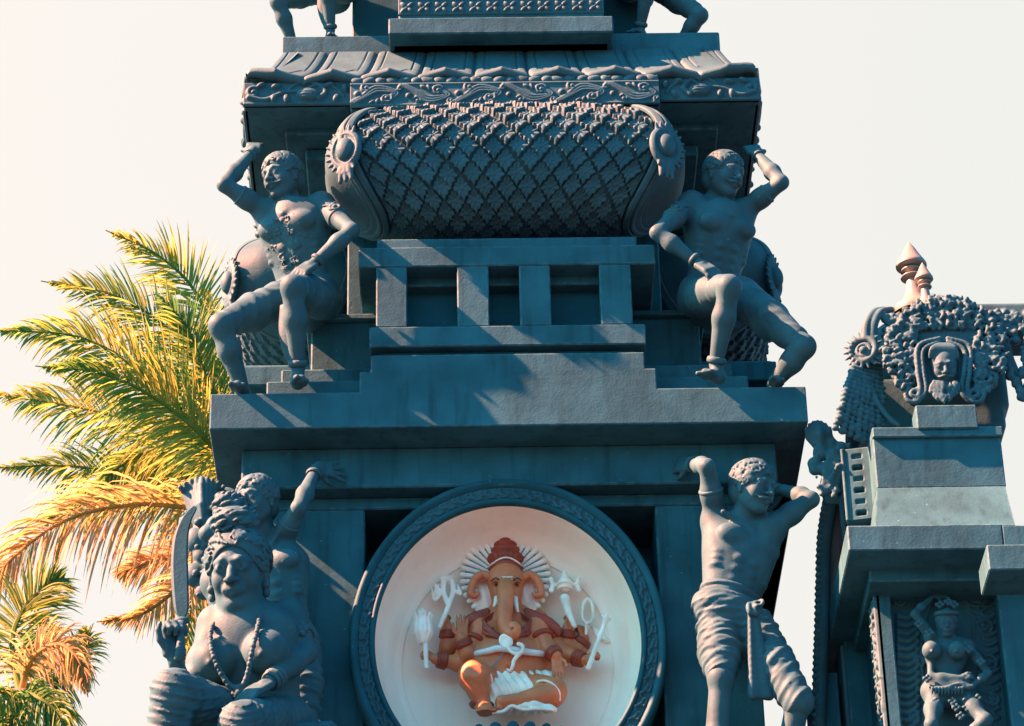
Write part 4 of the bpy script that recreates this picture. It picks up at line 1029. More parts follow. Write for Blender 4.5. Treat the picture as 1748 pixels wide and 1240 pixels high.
# arms: list of (shoulder, elbow, wrist)
A = [(D(455, 640, .36), D(330, 860, .34), D(190, 835, .30)),           # 0 lower left, holds bud mace
     (D(460, 650, .33), D(385, 800, .28), D(350, 715, .24)),           # 1 raised palm
     (D(450, 620, .42), D(262, 770, .42), D(266, 655, .38)),           # 2 upper left
     (D(800, 640, .33), D(865, 770, .27), D(920, 815, .22)),           # 3 giving palm
     (D(800, 610, .42), D(975, 770, .42), D(984, 655, .38)),           # 4 upper right
     (D(810, 640, .38), D(960, 800, .38), D(1092, 842, .32)),          # 5 lower right, holds stick
     (D(810, 630, .45), D(1050, 770, .44), D(1088, 715, .42))]         # 6 with rosary
for sh, el, wr in A:
    S.cap(sh, el, .072, .056, .02); S.cap(el, wr, .056, .036, .02); S.ell(sh, .075, None, .04)
hs = .215
hand(S, A[1][2], V(.02, -.05, 1), V(0, 1, 0), hs*1.12, 1, .02, .10, .003)
hand(S, A[3][2], V(.06, -.02, -1), V(0, 1, 0), hs*1.05, 1, .04, .08, .003)
hand(S, A[0][2], V(-.9, -.35, .45), V(.5, -.7, .3), hs, 1, 1.15, .03, .003, curls=[1.3]*4)
hand(S, A[2][2], V(-.35, -.1, 1), V(-.6, -.75, 0), hs, -1, 1.2, .03, .003)
hand(S, A[4][2], V(.35, -.1, 1), V(.6, -.75, 0), hs, 1, 1.2, .03, .003)
hand(S, A[5][2], V(.9, -.35, .45), V(-.5, -.7, .3), hs, -1, 1.2, .03, .003)
hand(S, A[6][2], V(-.15, -.1, 1), V(.6, -.75, 0), hs, 1, .9, .03, .003)
obj('body', S.mesh(), SKIN, dei)
# ears: tan fold on top, pink flap
for e in (-1, 1):
    X = lambda v: 615+e*(v-615)
    E_ = Sculpt(D(X(760), 455, .36)-V(.22, .12, .25), D(X(760), 455, .36)+V(.22, .12, .25), .005)
    E_.ell(D(X(752), 450, .37), V(.075, .028, .135), None, .01); E_.ell(D(X(745), 540, .36), V(.055, .026, .08), None, .04); E_.ell(D(X(728), 480, .35), V(.05, .03, .12), None, .02)
    E_.disp(D(X(752), 470, .33), .25, lambda a, b, c: .004*np.sin(a*90+c*25))
    obj('ear', E_.mesh(), PINK, dei)
    q = spline([D(X(712), 345, .30), D(X(755), 322, .30), D(X(800), 350, .30), D(X(822), 400, .31), D(X(826), 440, .31), D(X(800), 452, .31), D(X(778), 432, .31)], 26)
    obj('ear_fold', tubeg(q, np.concatenate([np.linspace(.030, .027, 18), np.linspace(.025, .012, 8)]), 12), SKIN, dei)
    obj('tusk', tubeg(spline([D(X(668), 465, .24), D(X(676), 500, .20), D(X(686), 548 if e > 0 else 515, .18)], 10), np.linspace(.022, .010, 10), 10), WHT, dei)
    # flower over the ear
    obj('flower_tassel', tubeg(spline([D(X(800), 560, .37), D(X(790), 600, .35), D(X(770), 560, .33)], 10), .03, 10), RED, dei)
# crown
kc = D(614, 300, .38); ax = unit(V(0, .02, 1))
pr = [(.112, -.02), (.121, .0), (.121, .022), (.108, .03), (.106, .036), (.112, .05), (.113, .085), (.108, .10), (.096, .106), (.100, .114), (.104, .125), (.098, .138), (.082, .144), (.086, .152), (.088, .164), (.080, .176), (.066, .182), (.069, .190), (.068, .202), (.058, .212), (.046, .218), (.048, .226), (.044, .240), (.030, .252), (.018, .262), (.014, .280), (.006, .300), (.001, .306)]
v, f = lathe(kc, np.array(pr)*[1, 1.12], 72, ax=ax)
t = np.arctan2(v[:, 1]-kc[1], v[:, 0]-kc[0]); zz = v[:, 2]-kc[2]; k = ((zz > .045) & (zz < .11))
v[:, :2] = kc[:2]+(v[:, :2]-kc[:2])*(1+.13*np.abs(np.sin(t*9))*k)[:, None]
cr = obj('crown', (v, f), RED, dei)
q = [kc+V(.123*math.cos(a), .123*math.sin(a)-.004, .020+.014*math.cos((a+math.pi/2)*3)) for a in np.linspace(math.pi*1.04, math.pi*1.96, 40)]
obj('crown_trim', tubeg(q, .006, 8), WHT, cr)
tl = D(625, 345, .212)
obj('forehead_mark', merge(tubeg([tl+V(-.035, 0, .008), tl+V(0, -.012, .0), tl+V(.035, 0, .008)], .007, 6), tubeg([tl+V(-.03, 0, -.01), tl+V(0, -.012, -.018), tl+V(.03, 0, -.01)], .006, 6)), WHT, dei)
EYE = mat('dark_eye_paint', (.02, .02, .025), .35, .1, .02, 60, spec=.4)
for e, ex in ((-1, 551), (1, 686)):
    q = D(ex+e*-2, 381, .232); obj('eye', lathe(q+V(0, .004, 0), [(0, -.006), (.008, -.005), (.010, 0), (.008, .005), (0, .006)], 14, ax=V(0, -1, -.2)), EYE, dei)
    obj('eyebrow', tubeg(spline([q+V(-.030, .0, .024), q+V(0, -.022, .036), q+V(.030, .0, .026)], 8), .0045, 6), EYE, dei)
# halo of radiating petals
hc = D(612, 352, .38); n = 38
hr = thing_part('halo', dei)
obj('halo_disc', lathe(hc, [(0, .02), (.26, .02), (.275, .01), (.26, 0), (0, 0)], 64, ax=V(0, -1, 0)), BLUE, hr)
for i in range(n):
    a = 2*math.pi*(i+.5)/n; d = V(math.cos(a), 0, math.sin(a)*1.08); sd2 = V(-math.sin(a), 0, math.cos(a))
    PT = Sculpt(hc+d*.21-V(.14, .05, .14), hc+d*.21+V(.14, .05, .14), .0055)
    R = np.array([sd2, V(0, -1, 0), unit(d)])
    PT.cap(hc+d*.10+V(0, -.012, 0), hc+d*.292+V(0, -.022, 0), .009, .0190, .004)
    obj('halo_petal', PT.mesh(0), WHT, hr)
# red ornaments
def rband(c, ax, r0, r=.010, kn=18): return band('armlet', c, ax, r0, r, dei, RED, kn)
for i in range(7):
    sh, el, wr = A[i]
    for t_ in (.14, .26, .38): rband(wr+(el-wr)*t_, el-wr, .040+.02*t_, .011)
for i in (0, 1, 3, 5): rband(A[i][0]+(A[i][1]-A[i][0])*.52, A[i][1]-A[i][0], .068, .013)
G_ = Sculpt(D(390, 700, .35)-V(.03, .2, .15), D(950, 520, .35)+V(.03, .2, .1), .0055)
for e in (-1, 1):
    X = lambda v: 620+e*(v-620)
    for k in range(3):
        q = spline([D(X(700), 560+k*20, .28), D(X(760), 600+k*34, .23), D(X(700), 668+k*14, .205), D(X(640), 700+k*8, .20)], 26)
        for p in q: G_.ell(p, .0125, None, .002)
    q = spline([D(X(735), 560, .30), D(X(810), 585, .28), D(X(880), 620, .30), D(X(930), 665, .32)], 34)
    for j, p in enumerate(q): G_.ell(p+V(0, 0, .018*math.sin(j*2.1)), .028, None, .004)
    G_.chain([D(X(700), 640, .25), D(X(720), 670, .22), D(X(745), 655, .22), D(X(752), 630, .24)], .011, .003)
obj('shoulder_garland', G_.mesh(0), RED, dei)
rband(D(470, 1112, .195), V(.1, -.2, 1), .068, .014, 14)
# snake belt
q = spline([D(385, 815, .36), D(440, 800, .24), D(510, 785, .18), D(570, 770, .15), D(640, 775, .14), D(740, 790, .16), D(820, 800, .22), D(880, 806, .36)], 40)
obj('snake_belt', tubeg(q, .018+.005*np.sin(np.linspace(0, 3.1, 40)), 12), CLOTH, dei)
K = Sculpt(D(625, 780, .13)-V(.18, .12, .25), D(625, 780, .13)+V(.18, .12, .2), .005)
K.ell(D(615, 725, .12), V(.046, .018, .056), rotm(V(-.35, 0, 1), V(0, -1, 0)), .01); K.ell(D(605, 725, .10), V(.030, .018, .040), rotm(V(-.35, 0, 1), V(0, -1, 0)), .004, 'sub')
K.chain(spline([D(628, 770, .12), D(665, 800, .11), D(712, 790, .11), D(716, 755, .11), D(690, 742, .11)], 20), .012, .004)
K.chain(spline([D(700, 800, .11), D(665, 840, .115), D(655, 880, .12), D(640, 905, .13), D(622, 895, .13)], 18), np.linspace(.014, .006, 18), .005)
obj('snake', K.mesh(0), WHT, dei)
obj('sacred_thread', tubeg(spline([D(600, 795, .15), D(560, 850, .165), D(510, 905, .20)], 12), .004, 6), BLUE, dei)
# dhoti between the legs
C_ = Sculpt(D(620, 1020, .28)-V(.42, .22, .22), D(620, 1020, .28)+V(.42, .22, .22), .0055)
C_.cap(D(520, 985, .26), D(860, 985, .30), .085, .09, .03); C_.cap(D(560, 1040, .24), D(760, 1030, .25), .10, .085, .03); C_.cap(D(560, 1110, .22), D(850, 1120, .24), .07, .05, .03)
C_.disp(D(650, 1030, .22), .33, lambda a, b, c: .008*np.sin(a*115+10*np.sin(c*6))*(1+0*b))
obj('loincloth', C_.mesh(), WHT, dei)
obj('cloth_edge', tubeg(spline([D(352, 900, .12), D(400, 868, .10), D(455, 872, .08), D(505, 905, .09), D(530, 960, .13), D(528, 1010, .17)], 26), .009, 8), WHT, dei)
obj('cloth_edge', tubeg(spline([D(770, 992, .20), D(830, 965, .13), D(890, 980, .11), D(935, 1030, .12), D(940, 1085, .15)], 26), .009, 8), WHT, dei)
q = Sculpt(D(720, 1130, .16)-V(.36, .12, .08), D(720, 1130, .16)+V(.36, .12, .08), .0055)
for i, (a, b, r) in enumerate(((640, 1135, .018), (690, 1120, .025), (735, 1115, .030), (785, 1118, .038), (825, 1122, .026), (870, 1135, .034), (900, 1140, .022), (600, 1145, .014))): q.ell(D(a, b, .14), V(r*1.3, r, r), None, .012)
q.chain(spline([D(540, 1160, .12), D(600, 1150, .11), D(650, 1118, .11), D(720, 1140, .11), D(800, 1135, .11), D(900, 1142, .11)], 22), .012, .006)
obj('cloth_frill', q.mesh(), WHT, dei)
# dark lotus seat
L_ = D(650, 1185, .30)-V(0, 0, .20); Q = Sculpt(L_-V(.66, .46, .42), L_+V(.66, .3, .12), .008)
Q.ell(L_+V(0, 0, -.16), V(.44, .30, .14), None, .02)
for i in range(13):
    a = math.pi*(1+(i+.5)/13); d = V(math.cos(a)*.42, math.sin(a)*.30, 0); tg = V(-math.sin(a), math.cos(a), 0)
    Rm = rotm(unit(d+V(0, 0, .9)), unit(d)); Q.ell(L_+d*1.02+V(0, 0, -.10), V(.062, .030, .125), Rm, .004)
for i in range(14):
    a = math.pi*(1+i/13); d = V(math.cos(a)*.50, math.sin(a)*.36, 0); Rm = rotm(unit(d+V(0, 0, .6)), unit(d)); Q.ell(L_+d*1.02+V(0, 0, -.24), V(.07, .034, .13), Rm, .004)
obj('lotus_seat', Q.mesh(), DARKST, dei)
# ---- things held in the hands
def held(name, lab, cat, S, m, loc, part='shaft'):
    e = thing(name, lab, cat, loc); obj(part, S.mesh(0), m, e); return e
q = D(112, 640, .26); S = Sculpt(q-V(.13, .13, .32), q+V(.13, .13, .2), .0055)        # lotus bud mace
S.cap(D(128, 720, .26), D(134, 880, .24), .018, .016, .006); S.cap(D(136, 880, .24), D(142, 915, .23), .014, .004, .003)
for i in range(10):
    a = i*.6283; S.chain([q+V(.02*math.cos(a), .02*math.sin(a), -.11), q+V(.052*math.cos(a), .052*math.sin(a), -.05), q+V(.042*math.cos(a), .042*math.sin(a), .05), q+V(.062*math.cos(a), .062*math.sin(a), .085)], [.018, .018, .015, .010], .003)
S.ell(q+V(0, 0, -.01), V(.05, .05, .10), None, .004); S.cap(q+V(0, 0, .09), q+V(0, 0, .135), .03, .008, .01)
held('lotus_mace', 'white lotus bud mace in the lowest left hand of the elephant headed figure', 'mace', S, WHT, D(130, 820, .26), 'bud')
S = Sculpt(D(255, 450, .32)-V(.18, .1, .32), D(255, 450, .32)+V(.18, .1, .16), .0055)      # noose with horns
S.chain(spline([D(215, 640, .30), D(250, 560, .30), D(272, 500, .32), D(295, 430, .33), D(290, 370, .33), D(265, 345, .33), D(240, 370, .33), D(238, 430, .33), D(262, 500, .32)], 40), .016, .006)
S.ell(D(250, 350, .33), V(.04, .025, .025), None, .006)
for e in (-1, 1): S.chain(spline([D(265+40*e, 420, .33), D(265+75*e, 440, .33), D(265+55*e, 380, .33)], 10), [.014]*6+[.012, .01, .008, .004], .004)
for k in range(2): S.chain(spline([D(225-12*k, 430, .33), D(185+3*k, 480-90*k, .33), D(165+30*k, 400+70*k, .33)], 10), np.linspace(.016, .005, 10), .004)
held('noose', 'white looped noose with curved horns in the upper left hand of the elephant headed figure', 'noose', S, WHT, D(240, 600, .3), 'loop')
q = D(972, 385, .32); S = Sculpt(q-V(.2, .1, .34), q+V(.2, .1, .16), .0055)
S.chain([D(1030, 635, .30), D(995, 560, .31), D(972, 470, .32)], [.016, .022, .036], .008); S.ell(q, V(.052, .045, .05), None, .006); S.cap(q+V(0, 0, .02), q+V(0, 0, .10), .042, .010, .006); S.torus(q, V(0, 0, 1), .050, .010, .002); S.torus(q+V(0, 0, -.035), V(0, 0, 1), .046, .008, .002)
for e in (-1, 1): S.chain([q+V(.05*e, 0, 0), q+V(.085*e, 0, .0)], .014, .003); S.chain([q+V(.092*e, 0, -.042), q+V(.080*e, 0, 0), q+V(.092*e, 0, .042)], [.018, .016, .018], .004)
held('double_axe', 'white domed double axe in the upper right hand of the elephant headed figure', 'axe', S, WHT, D(1000, 600, .3), 'head')
S = Sculpt(D(1110, 580, .36)-V(.12, .08, .24), D(1110, 580, .36)+V(.12, .08, .16), .005)
for a in np.linspace(0, 2*math.pi, 34, endpoint=False): S.ell(D(1110+32*math.cos(a)*(1-.35*math.sin(a)*-1 if math.sin(a) > 0 else 1), 545+72*math.sin(a), .36), .013, None, .001)
for k in range(6): S.ell(D(1100, 610+k*14, .36), .011, None, .001)
held('rosary', 'white bead rosary loop in a right hand of the elephant headed figure', 'rosary', S, WHT, D(1105, 640, .36), 'beads')
S = Sculpt(*bounds([D(1112, 892, .22), D(1225, 560, .24)], .08), .005)
S.cap(D(1112, 890, .22), D(1222, 590, .24), .017, .014, .003); S.cap(D(1222, 590, .24), D(1228, 562, .24), .026, .006, .004); S.ell(D(1216, 606, .24), .022, None, .004); S.cap(D(1198, 575, .24), D(1245, 592, .24), .010, .010, .004); S.torus(D(1180, 700, .24), V(.35, 0, 1), .016, .007, .002)
held('goad', 'white straight goad rod in the lowest right hand of the elephant headed figure', 'goad', S, WHT, D(1150, 790, .22), 'rod')
S = Sculpt(D(1190, 690, .40)-V(.12, .08, .14), D(1190, 690, .40)+V(.14, .08, .12), .005)
for k in range(4): S.chain(spline([D(1140+10*k, 640+20*k, .40), D(1185+12*k, 680+12*k, .39), D(1215+12*k, 735, .40)], 8), np.linspace(.014, .006, 8), .004)
held('leaf_spray', 'small white leaf spray behind the goad beside the elephant headed figure', 'ornament', S, WHT, D(1190, 730, .4), 'leaves')
# ---------------------------------------------------------------- second, smaller tower at the right edge
TY = -0.35
def Q_(px, py, dy=0.0): return P(px, py, TY+dy)
tw2 = thing('small_tower', 'smaller carved stone tower with a dancer relief and golden finials at the right edge', 'tower', (Q_(1620, 900)[0], TY+1.3, 0))
def bx(name, p0, p1, yt, yb_, dy, dep, m=None, par=tw2, b=.008, ym=None):
    ym = ym or (yt+yb_)/2; x0, x1 = Q_(p0, ym, dy)[0], Q_(p1, ym, dy)[0]; pm = (p0+p1)/2
    return obj(name, box(x0, x1, TY+dy, TY+dy+dep, Q_(pm, yb_, dy)[2], Q_(pm, yt, dy)[2], b), m or STONE, par, smooth=False)
# pedestal of the face plaque
bx('plaque_foot', 1564, 1668, 691, 731, -.02, .4)
bx('top_slab', 1489, 1712, 728, 745, 0, 2.2)
bx('upper_block', 1493, 1713, 744.5, 832, .03, 2.1)
# battered skirt below the block
x0, x1 = Q_(1497, 832, .03)[0], Q_(1716, 832, .03)[0]; X0, X1 = Q_(1499, 896, -.20)[0], Q_(1733, 896, -.20)[0]; za, zb = Q_(1600, 832, .03)[2], Q_(1600, 898, -.20)[2]
v = np.array([(x0, TY+.03, za), (x1, TY+.03, za), (x1, TY+2.1, za), (x0, TY+2.1, za), (X0-.02, TY-.20, zb), (X1, TY-.20, zb), (X1, TY+2.3, zb), (X0-.02, TY+2.3, zb)])
obj('battered_skirt', (v, [(0, 1, 5, 4), (1, 2, 6, 5), (2, 3, 7, 6), (3, 0, 4, 7), (0, 3, 2, 1), (4, 5, 6, 7)]), STONE, tw2, smooth=False)
bx('cornice', 1447, 1712, 895.5, 938, -.25, 2.9)
bx('porch_cornice', 1686, 1800, 929, 972, -.62, .36)
bx('porch_cornice', 1712, 1800, 896, 938, -.25, 2.9)
bx('cornice_step', 1483, 1760, 953, 991, .02, 2.3)
# left wing, standing further back
bx('wing_cornice', 1424, 1462, 1038, 1079, .95, .7)
bx('wing_column', 1447, 1500, 1082, 1260, 1.05, .5)
bx('wing_shaft', 1441, 1447.5, 1100, 1260, 1.08, .35, m=STATUE)
# shaft with panel between pilasters
zs0 = 0.0; zt_ = Q_(1600, 1000, .22)[2]
def shaft(name, p0, p1, dy, dep, ztop, m=None, z0=0.0):
    x0, x1 = Q_(p0, 1120, dy)[0], Q_(p1, 1120, dy)[0]; return obj(name, box(x0, x1, TY+dy, TY+dy+dep, z0, ztop, .01), m or STONE, tw2, smooth=False)
shaft('pilaster', 1502, 1529, .22, .25, zt_); shaft('pilaster', 1714, 1800, .16, .3, zt_)
shaft('shaft', 1506, 1800, .34, 1.9, zt_, DARKST)
shaft('wing_shaft', 1446, 1508, 1.12, .6, Q_(1480, 1090, 1.05)[2])
obj('base', box(Q_(1400, 1120, 0)[0], Q_(1800, 1120, 0)[0], TY-.6, TY+3.4, 0, 6.5, .02), STONE, tw2, smooth=False)
# carved edge strips facing the sun on the left side of the shaft
def side_strip(px, dy0, dy1, ztop, zbot, seed):
    x_ = Q_(px, 1120, dy0)[0]; w = dy1-dy0; R = Relief(w, ztop-zbot, .007); rg = random.Random(seed); n = int((ztop-zbot)/.09)
    for i in range(n):
        y = (i+.5)*.09; R.spiral((w*(.5+.18*(-1)**i), y), w*.30, 1.2, rg.uniform(0, 6), .014, (-1)**i, 1.3); R.blob((w*(.5-.25*(-1)**i), y+.03), (.03, .016), rg.uniform(0, 3), 1.4)
    R.stroke([(.01, 0), (.01, ztop-zbot)], .010, 1); R.stroke([(w-.01, 0), (w-.01, ztop-zbot)], .010, 1)
    obj('carved_side', R.geo((x_-.004, TY+dy1, zbot), (0, -1, 0), (0, 0, 1), (-1, 0, 0)), STATUE, tw2)
side_strip(1502, .22, .47, zt_, zt_-1.6, 2); side_strip(1506, .55, .95, zt_, zt_-1.6, 3); side_strip(1446, 1.12, 1.45, Q_(1480, 1090, 1.05)[2], Q_(1480, 1090, 1.05)[2]-1.3, 4)
# panel background: flames and scrolls
pc0 = Q_(1529, 1250, .33); pc1 = Q_(1713, 1006, .33); pw, ph = pc1[0]-pc0[0], pc1[2]-pc0[2]
R = Relief(pw, ph, .0055)
def pp(cx, cy):                                              # crop pixel -> panel coordinates
    q = Q_(1370+cx/2.817, 800+cy/2.817, .33); return (q[0]-pc0[0], q[2]-pc0[2])
for i in range(15):
    y0 = 1240-i*38; a, b = pp(455, y0+20), pp(560+15*math.sin(i*1.3), y0-50)
    for k in range(2):
        R.stroke(spline([pp(458, y0+14*k), pp(505, y0+18-8*k), pp(545, y0-6-6*k), pp(562-12*k, y0-28), pp(540, y0-34)], 14), np.linspace(.018, .009, 14), 1.2)
for (cx, cy, r, tn, h_) in ((555, 930, .045, 1.4, 1), (530, 1200, .05, 1.5, -1), (870, 760, .06, 1.6, 1), (900, 940, .055, 1.5, -1), (880, 620, .05, 1.4, 1), (790, 600, .04, 1.3, -1), (470, 640, .04, 1.4, 1), (915, 1110, .05, 1.4, 1), (890, 1200, .045, 1.4, -1)):
    R.spiral(pp(cx, cy), r, tn, cx*.1, .013, h_, 1.3)
for i in range(13):
    y0 = 1200-i*46; R.stroke(spline([pp(940, y0), pp(890, y0+22), pp(850, y0-4), pp(845, y0-34)], 12), np.linspace(.015, .008, 12), 1.1)
for i in range(5): R.stroke(spline([pp(760+i*10, 620+18*i), pp(840, 640+26*i), pp(905, 600+30*i), pp(940, 560+34*i)], 12), np.linspace(.010, .013, 12), 1.0)
R.stroke(spline([pp(600, 1150), pp(570, 900), pp(600, 700), pp(650, 610), pp(750, 600), pp(810, 700), pp(830, 900)], 30), .012, .8)
R.H = np.minimum(R.H*1.5, .05); R.blur(1); obj('carved_background', R.geo(pc0, (1, 0, 0), (0, 0, 1), (0, -1, 0)), STATUE, tw2)
# dancer in high relief
def K9(cx, cy, dy=.20): return Q_(1370+cx/2.817, 800+cy/2.817, dy)
s = .185; S = Sculpt(K9(500, 1300, .2)-V(.1, .25, .1), K9(940, 580, .2)+V(.1, .25, .1), .0062)
hc = K9(692, 745, .17); R = torso(S, K9(700, 815, .22), K9(688, 880, .24), K9(700, 1055, .24), K9(620, 812, .22), K9(790, 850, .22), s*1.0, V(-.05, -1, -.15), False, .75)
head(S, hc, V(-.08, -.92, -.35), V(.04, 0, 1), s*1.05, False, True, neck=K9(700, 815, .22))
for bxp in (622, 742): S.ell(K9(bxp, 875, .15), s*.34, None, .02); S.ell(K9(bxp, 878, .09), s*.05, None, .008)
arm(S, K9(620, 812, .2), K9(540, 700, .17), K9(630, 612, .22), s*.85); hand(S, K9(630, 612, .22), V(1, 0, .1), V(0, -1, .2), s*.8, 1, .2)
arm(S, K9(790, 850, .2), K9(892, 985, .17), K9(810, 1052, .12), s*.80); hand(S, K9(810, 1052, .12), V(-1, -.1, .2), V(0, -1, .2), s*.8, 1, .3)
arm(S, K9(620, 830, .25), K9(615, 1005, .16), K9(760, 1005, .12), s*.75); hand(S, K9(760, 1005, .12), V(1, -.1, .2), V(0, -1, .2), s*.8, 1, .6)
S.ell(K9(695, 1070, .22), V(.17, .10, .11), None, .04)
leg(S, K9(640, 1090, .22), K9(620, 1230, .10), K9(660, 1420, .2), s*.95); leg(S, K9(760, 1100, .22), K9(880, 1210, .08), K9(760, 1330, .14), s*.95)
hair('dancer_hair', hc, V(-.08, -.92, -.35), V(.04, 0, 1), s*1.05, tw2, 'waves', seed=5, vox=.006)
J = S
for i in range(26): J.ell(K9(615+i*7.4, 1048+9*math.sin(i*.24), .10+.03*abs(i/13-1)), .014, None, .002); 
for i in range(10): J.cap(K9(625+i*16, 1056, .10), K9(622+i*16, 1085, .11), .011, .006, .003)
for (cx, cy) in ((560, 748), (612, 790), (800, 870), (858, 930), (600, 1010), (790, 1000), (640, 1120), (640, 1150), (720, 1120), (740, 1150), (760, 1190), (800, 1110), (790, 1150), (840, 1105), (700, 640), (730, 655), (660, 655)):
    for k in range(4): J.ell(K9(cx+14*math.cos(k*1.6), cy+12*math.sin(k*1.6), .115), .014, None, .004)
J.torus(K9(692, 700, .15), V(0, -.3, 1), s*.36, .016, .003)
obj('dancer', J.mesh(), STATUE, tw2)

# golden finials on the roof behind the plaque
GOLD = mat('rose_gold_paint', (.11, .14, .135), .4, .08, .05, 60, spec=.6)
def finial(lab, px, ytip, ybase, dy, rb):
    b = Q_(px, ybase, dy); t = Q_(px, ytip, dy); h = t[2]-b[2]; e = thing('golden_finial', lab, 'finial', b, 'golden finials on the small tower')
    bell = spline([(1.0, -.02), (1.02, .03), (.93, .08), (.70, .13), (.50, .20), (.36, .30), (.30, .40), (.27, .47)], 30)
    obj('bell', lathe(b, [(r*rb, z*h) for r, z in bell], 40), GOLD, e)
    neck = spline([(.27, .47), (.46, .49), (.47, .51), (.28, .525), (.27, .56), (.44, .58), (.45, .60), (.34, .615)], 26)
    obj('collar', lathe(b, [(r*rb, z*h) for r, z in neck], 40), GOLD, e)
    tip = spline([(.34, .615), (.60, .64), (.64, .665), (.60, .70), (.40, .80), (.22, .90), (.07, .97), (0.005, 1.0)], 30)
    obj('spire', lathe(b, [(r*rb, z*h) for r, z in tip], 40), GOLD, e)
finial('taller golden finial behind the plaque of the small right tower', 1564, 413, 538, .42, .168)
finial('shorter golden finial in front of the taller one on the small right tower', 1583, 448, 534, .22, .100)
# drum shaped body behind the plaque
S = Sculpt(Q_(1440, 760, .5)-V(.15, .5, .1), Q_(1720, 520, .5)+V(.2, 1.7, .15), .013)
c1 = Q_(1600, 640, .65)
q0, q1 = Q_(1540, 625, .9), Q_(1640, 625, .9)
S.cap(Q_(1556, 628, .85), Q_(1556, 628, .85)+V(0, 1.0, 0), .36, .36, .02); S.rbox((Q_(1645, 625, .55)+V(0, .4, 0)), V(.26, .55, .42), None, .05, .04)
S.rbox(Q_(1600, 700, .5)+V(0, .5, 0), V(.44, .6, .2), None, .03, .02)
obj('drum_body', S.mesh(), STATUE, tw2)
# fringe and eye boss on the drum's left shoulder, hanging bead garlands
def K8(cx, cy, dy=0.0): return Q_(1370+cx/2.884, 390+cy/2.884, dy)
S = Sculpt(K8(120, 1120, .3)-V(.1, .5, .1), K8(560, 380, .3)+V(.1, .6, .1), .0075)
S.torus(K8(300, 600, .18), V(-.45, -1, 0), .085, .022, .004); S.torus(K8(300, 600, .17), V(-.45, -1, 0), .045, .014, .003); S.ell(K8(300, 600, .16), .03, None, .003)
for i in range(18):
    a = i*.35; S.cap(K8(300, 600, .18)+.10*V(.9*math.cos(a), -.2*math.cos(a), math.sin(a)), K8(300, 600, .18)+.145*V(.9*math.cos(a), -.3*math.cos(a), math.sin(a)), .017, .007, .003)
for k in range(2): S.chain(spline([K8(310+34*k, 545, .18), K8(318+34*k, 470, .18), K8(350+34*k, 415, .22), K8(400+34*k, 400, .3)], 16), np.linspace(.032, .022, 16), .006)
rg = random.Random(12)
for i in range(8):
    st = K8(262+i*16, 655+i*3, .22+.01*i); en = K8(165+i*34, 985+i*15, .15+.02*i)
    for j in range(17):
        t_ = j/16; p = st+(en-st)*t_+V(0, -.05*math.sin(t_*3.1), -.0); S.ell(p+V(rg.uniform(-.006, .006), 0, 0), V(.030, .026, .022)*rg.uniform(.8, 1.1), None, .004)
for i in range(70):
    q = K8(rg.uniform(390, 520), rg.uniform(420, 540), .22); S.ell(q, rg.uniform(.012, .028), None, .006)
S.chain(spline([K8(300, 700, .25), K8(370, 860, .2), K8(430, 940, .2), K8(470, 970, .2)], 14), .018, .004)
obj('bead_garland', S.mesh(), STATUE, tw2)
# bearded face plaque with foliage crown
pq = thing('face_plaque', 'dark leafy stone plaque with a bearded face under the golden finials', 'plaque', K8(700, 870, .0))
S = Sculpt(K8(360, 920, .1)-V(.05, .32, .02), K8(970, 340, .1)+V(.05, .35, .05), .0072)
S.rbox(K8(690, 640, .22), V(.25, .10, .34), None, .05, .02); S.rbox(K8(680, 470, .24), V(.17, .09, .12), None, .05, .05); S.ell(K8(700, 390, .24), V(.09, .06, .07), None, .04)
rg = random.Random(3)
for i in range(1100):
    t_ = rg.uniform(0, 2*math.pi); r_ = rg.uniform(.42, 1.08); cx = 700+262*r_*math.cos(t_); cy = 620-245*r_*math.sin(t_) if math.sin(t_) > 0 else 620+235*r_*abs(math.sin(t_))*.9
    if cy > 500 and abs(cx-700) < 128: continue
    if cy > 880: continue
    q = K8(cx, cy, rg.uniform(.09, .15)); a = -math.atan2(cy-640, cx-700)+rg.uniform(-.9, .9); w_ = rg.choice((-1, 1))*.8
    S.chain([q, q+.030*V(math.cos(a), -.5, math.sin(a)), q+.030*V(math.cos(a), -.5, math.sin(a))+.024*V(math.cos(a+w_), .1, math.sin(a+w_)), q+.030*V(math.cos(a), -.4, math.sin(a))+.036*V(math.cos(a+1.8*w_), .6, math.sin(a+1.8*w_))], [.012, .015, .012, .006], .004)
S.ell(K8(700, 700, .10), V(.13, .03, .20), None, .01, 'sub')
for e in (-1, 1):
    for k in range(2):
        S.chain(spline([K8(695+e*20, 560-18*k, .08), K8(695+e*(100+24*k), 600-20*k, .07), K8(695+e*(100+28*k), 700, .07), K8(695+e*(88+28*k), 800, .07), K8(695+e*(125+20*k), 850, .08)], 22), .016, .006)
    for a in np.linspace(0, 8, 26): S.ell(K8(700+e*(150)+e*(44-4.5*a)*math.cos(a), 820+(44-4.5*a)*math.sin(a), .075), .016, None, .004)
s = .25; f_ = V(-.05, -.9, -.40)
head(S, K8(695, 690, .12), f_, V(0, 0, 1), s*1.15, True, False, None, False)
for i in range(110):
    t_ = rg.uniform(-1, 1); u_ = rg.random(); q = K8(695+66*t_, 752+95*u_*(1-abs(t_)**1.5*.6), .015+.02*abs(t_)); S.chain([q, q+V(.008*t_, -.004, -.022), q+V(-.008*t_, 0, -.044)], [.010, .010, .004], .004)
for i in range(26):                                          # hair swept over the brow
    t_ = (i-12.5)/12.5; S.chain(spline([K8(695+30*t_, 572, .05), K8(695+62*t_, 592, .03), K8(695+74*t_, 640, .05)], 6), [.012, .013, .012, .010, .008, .005], .004)
obj('carved_face', S.mesh(), STATUE, pq)
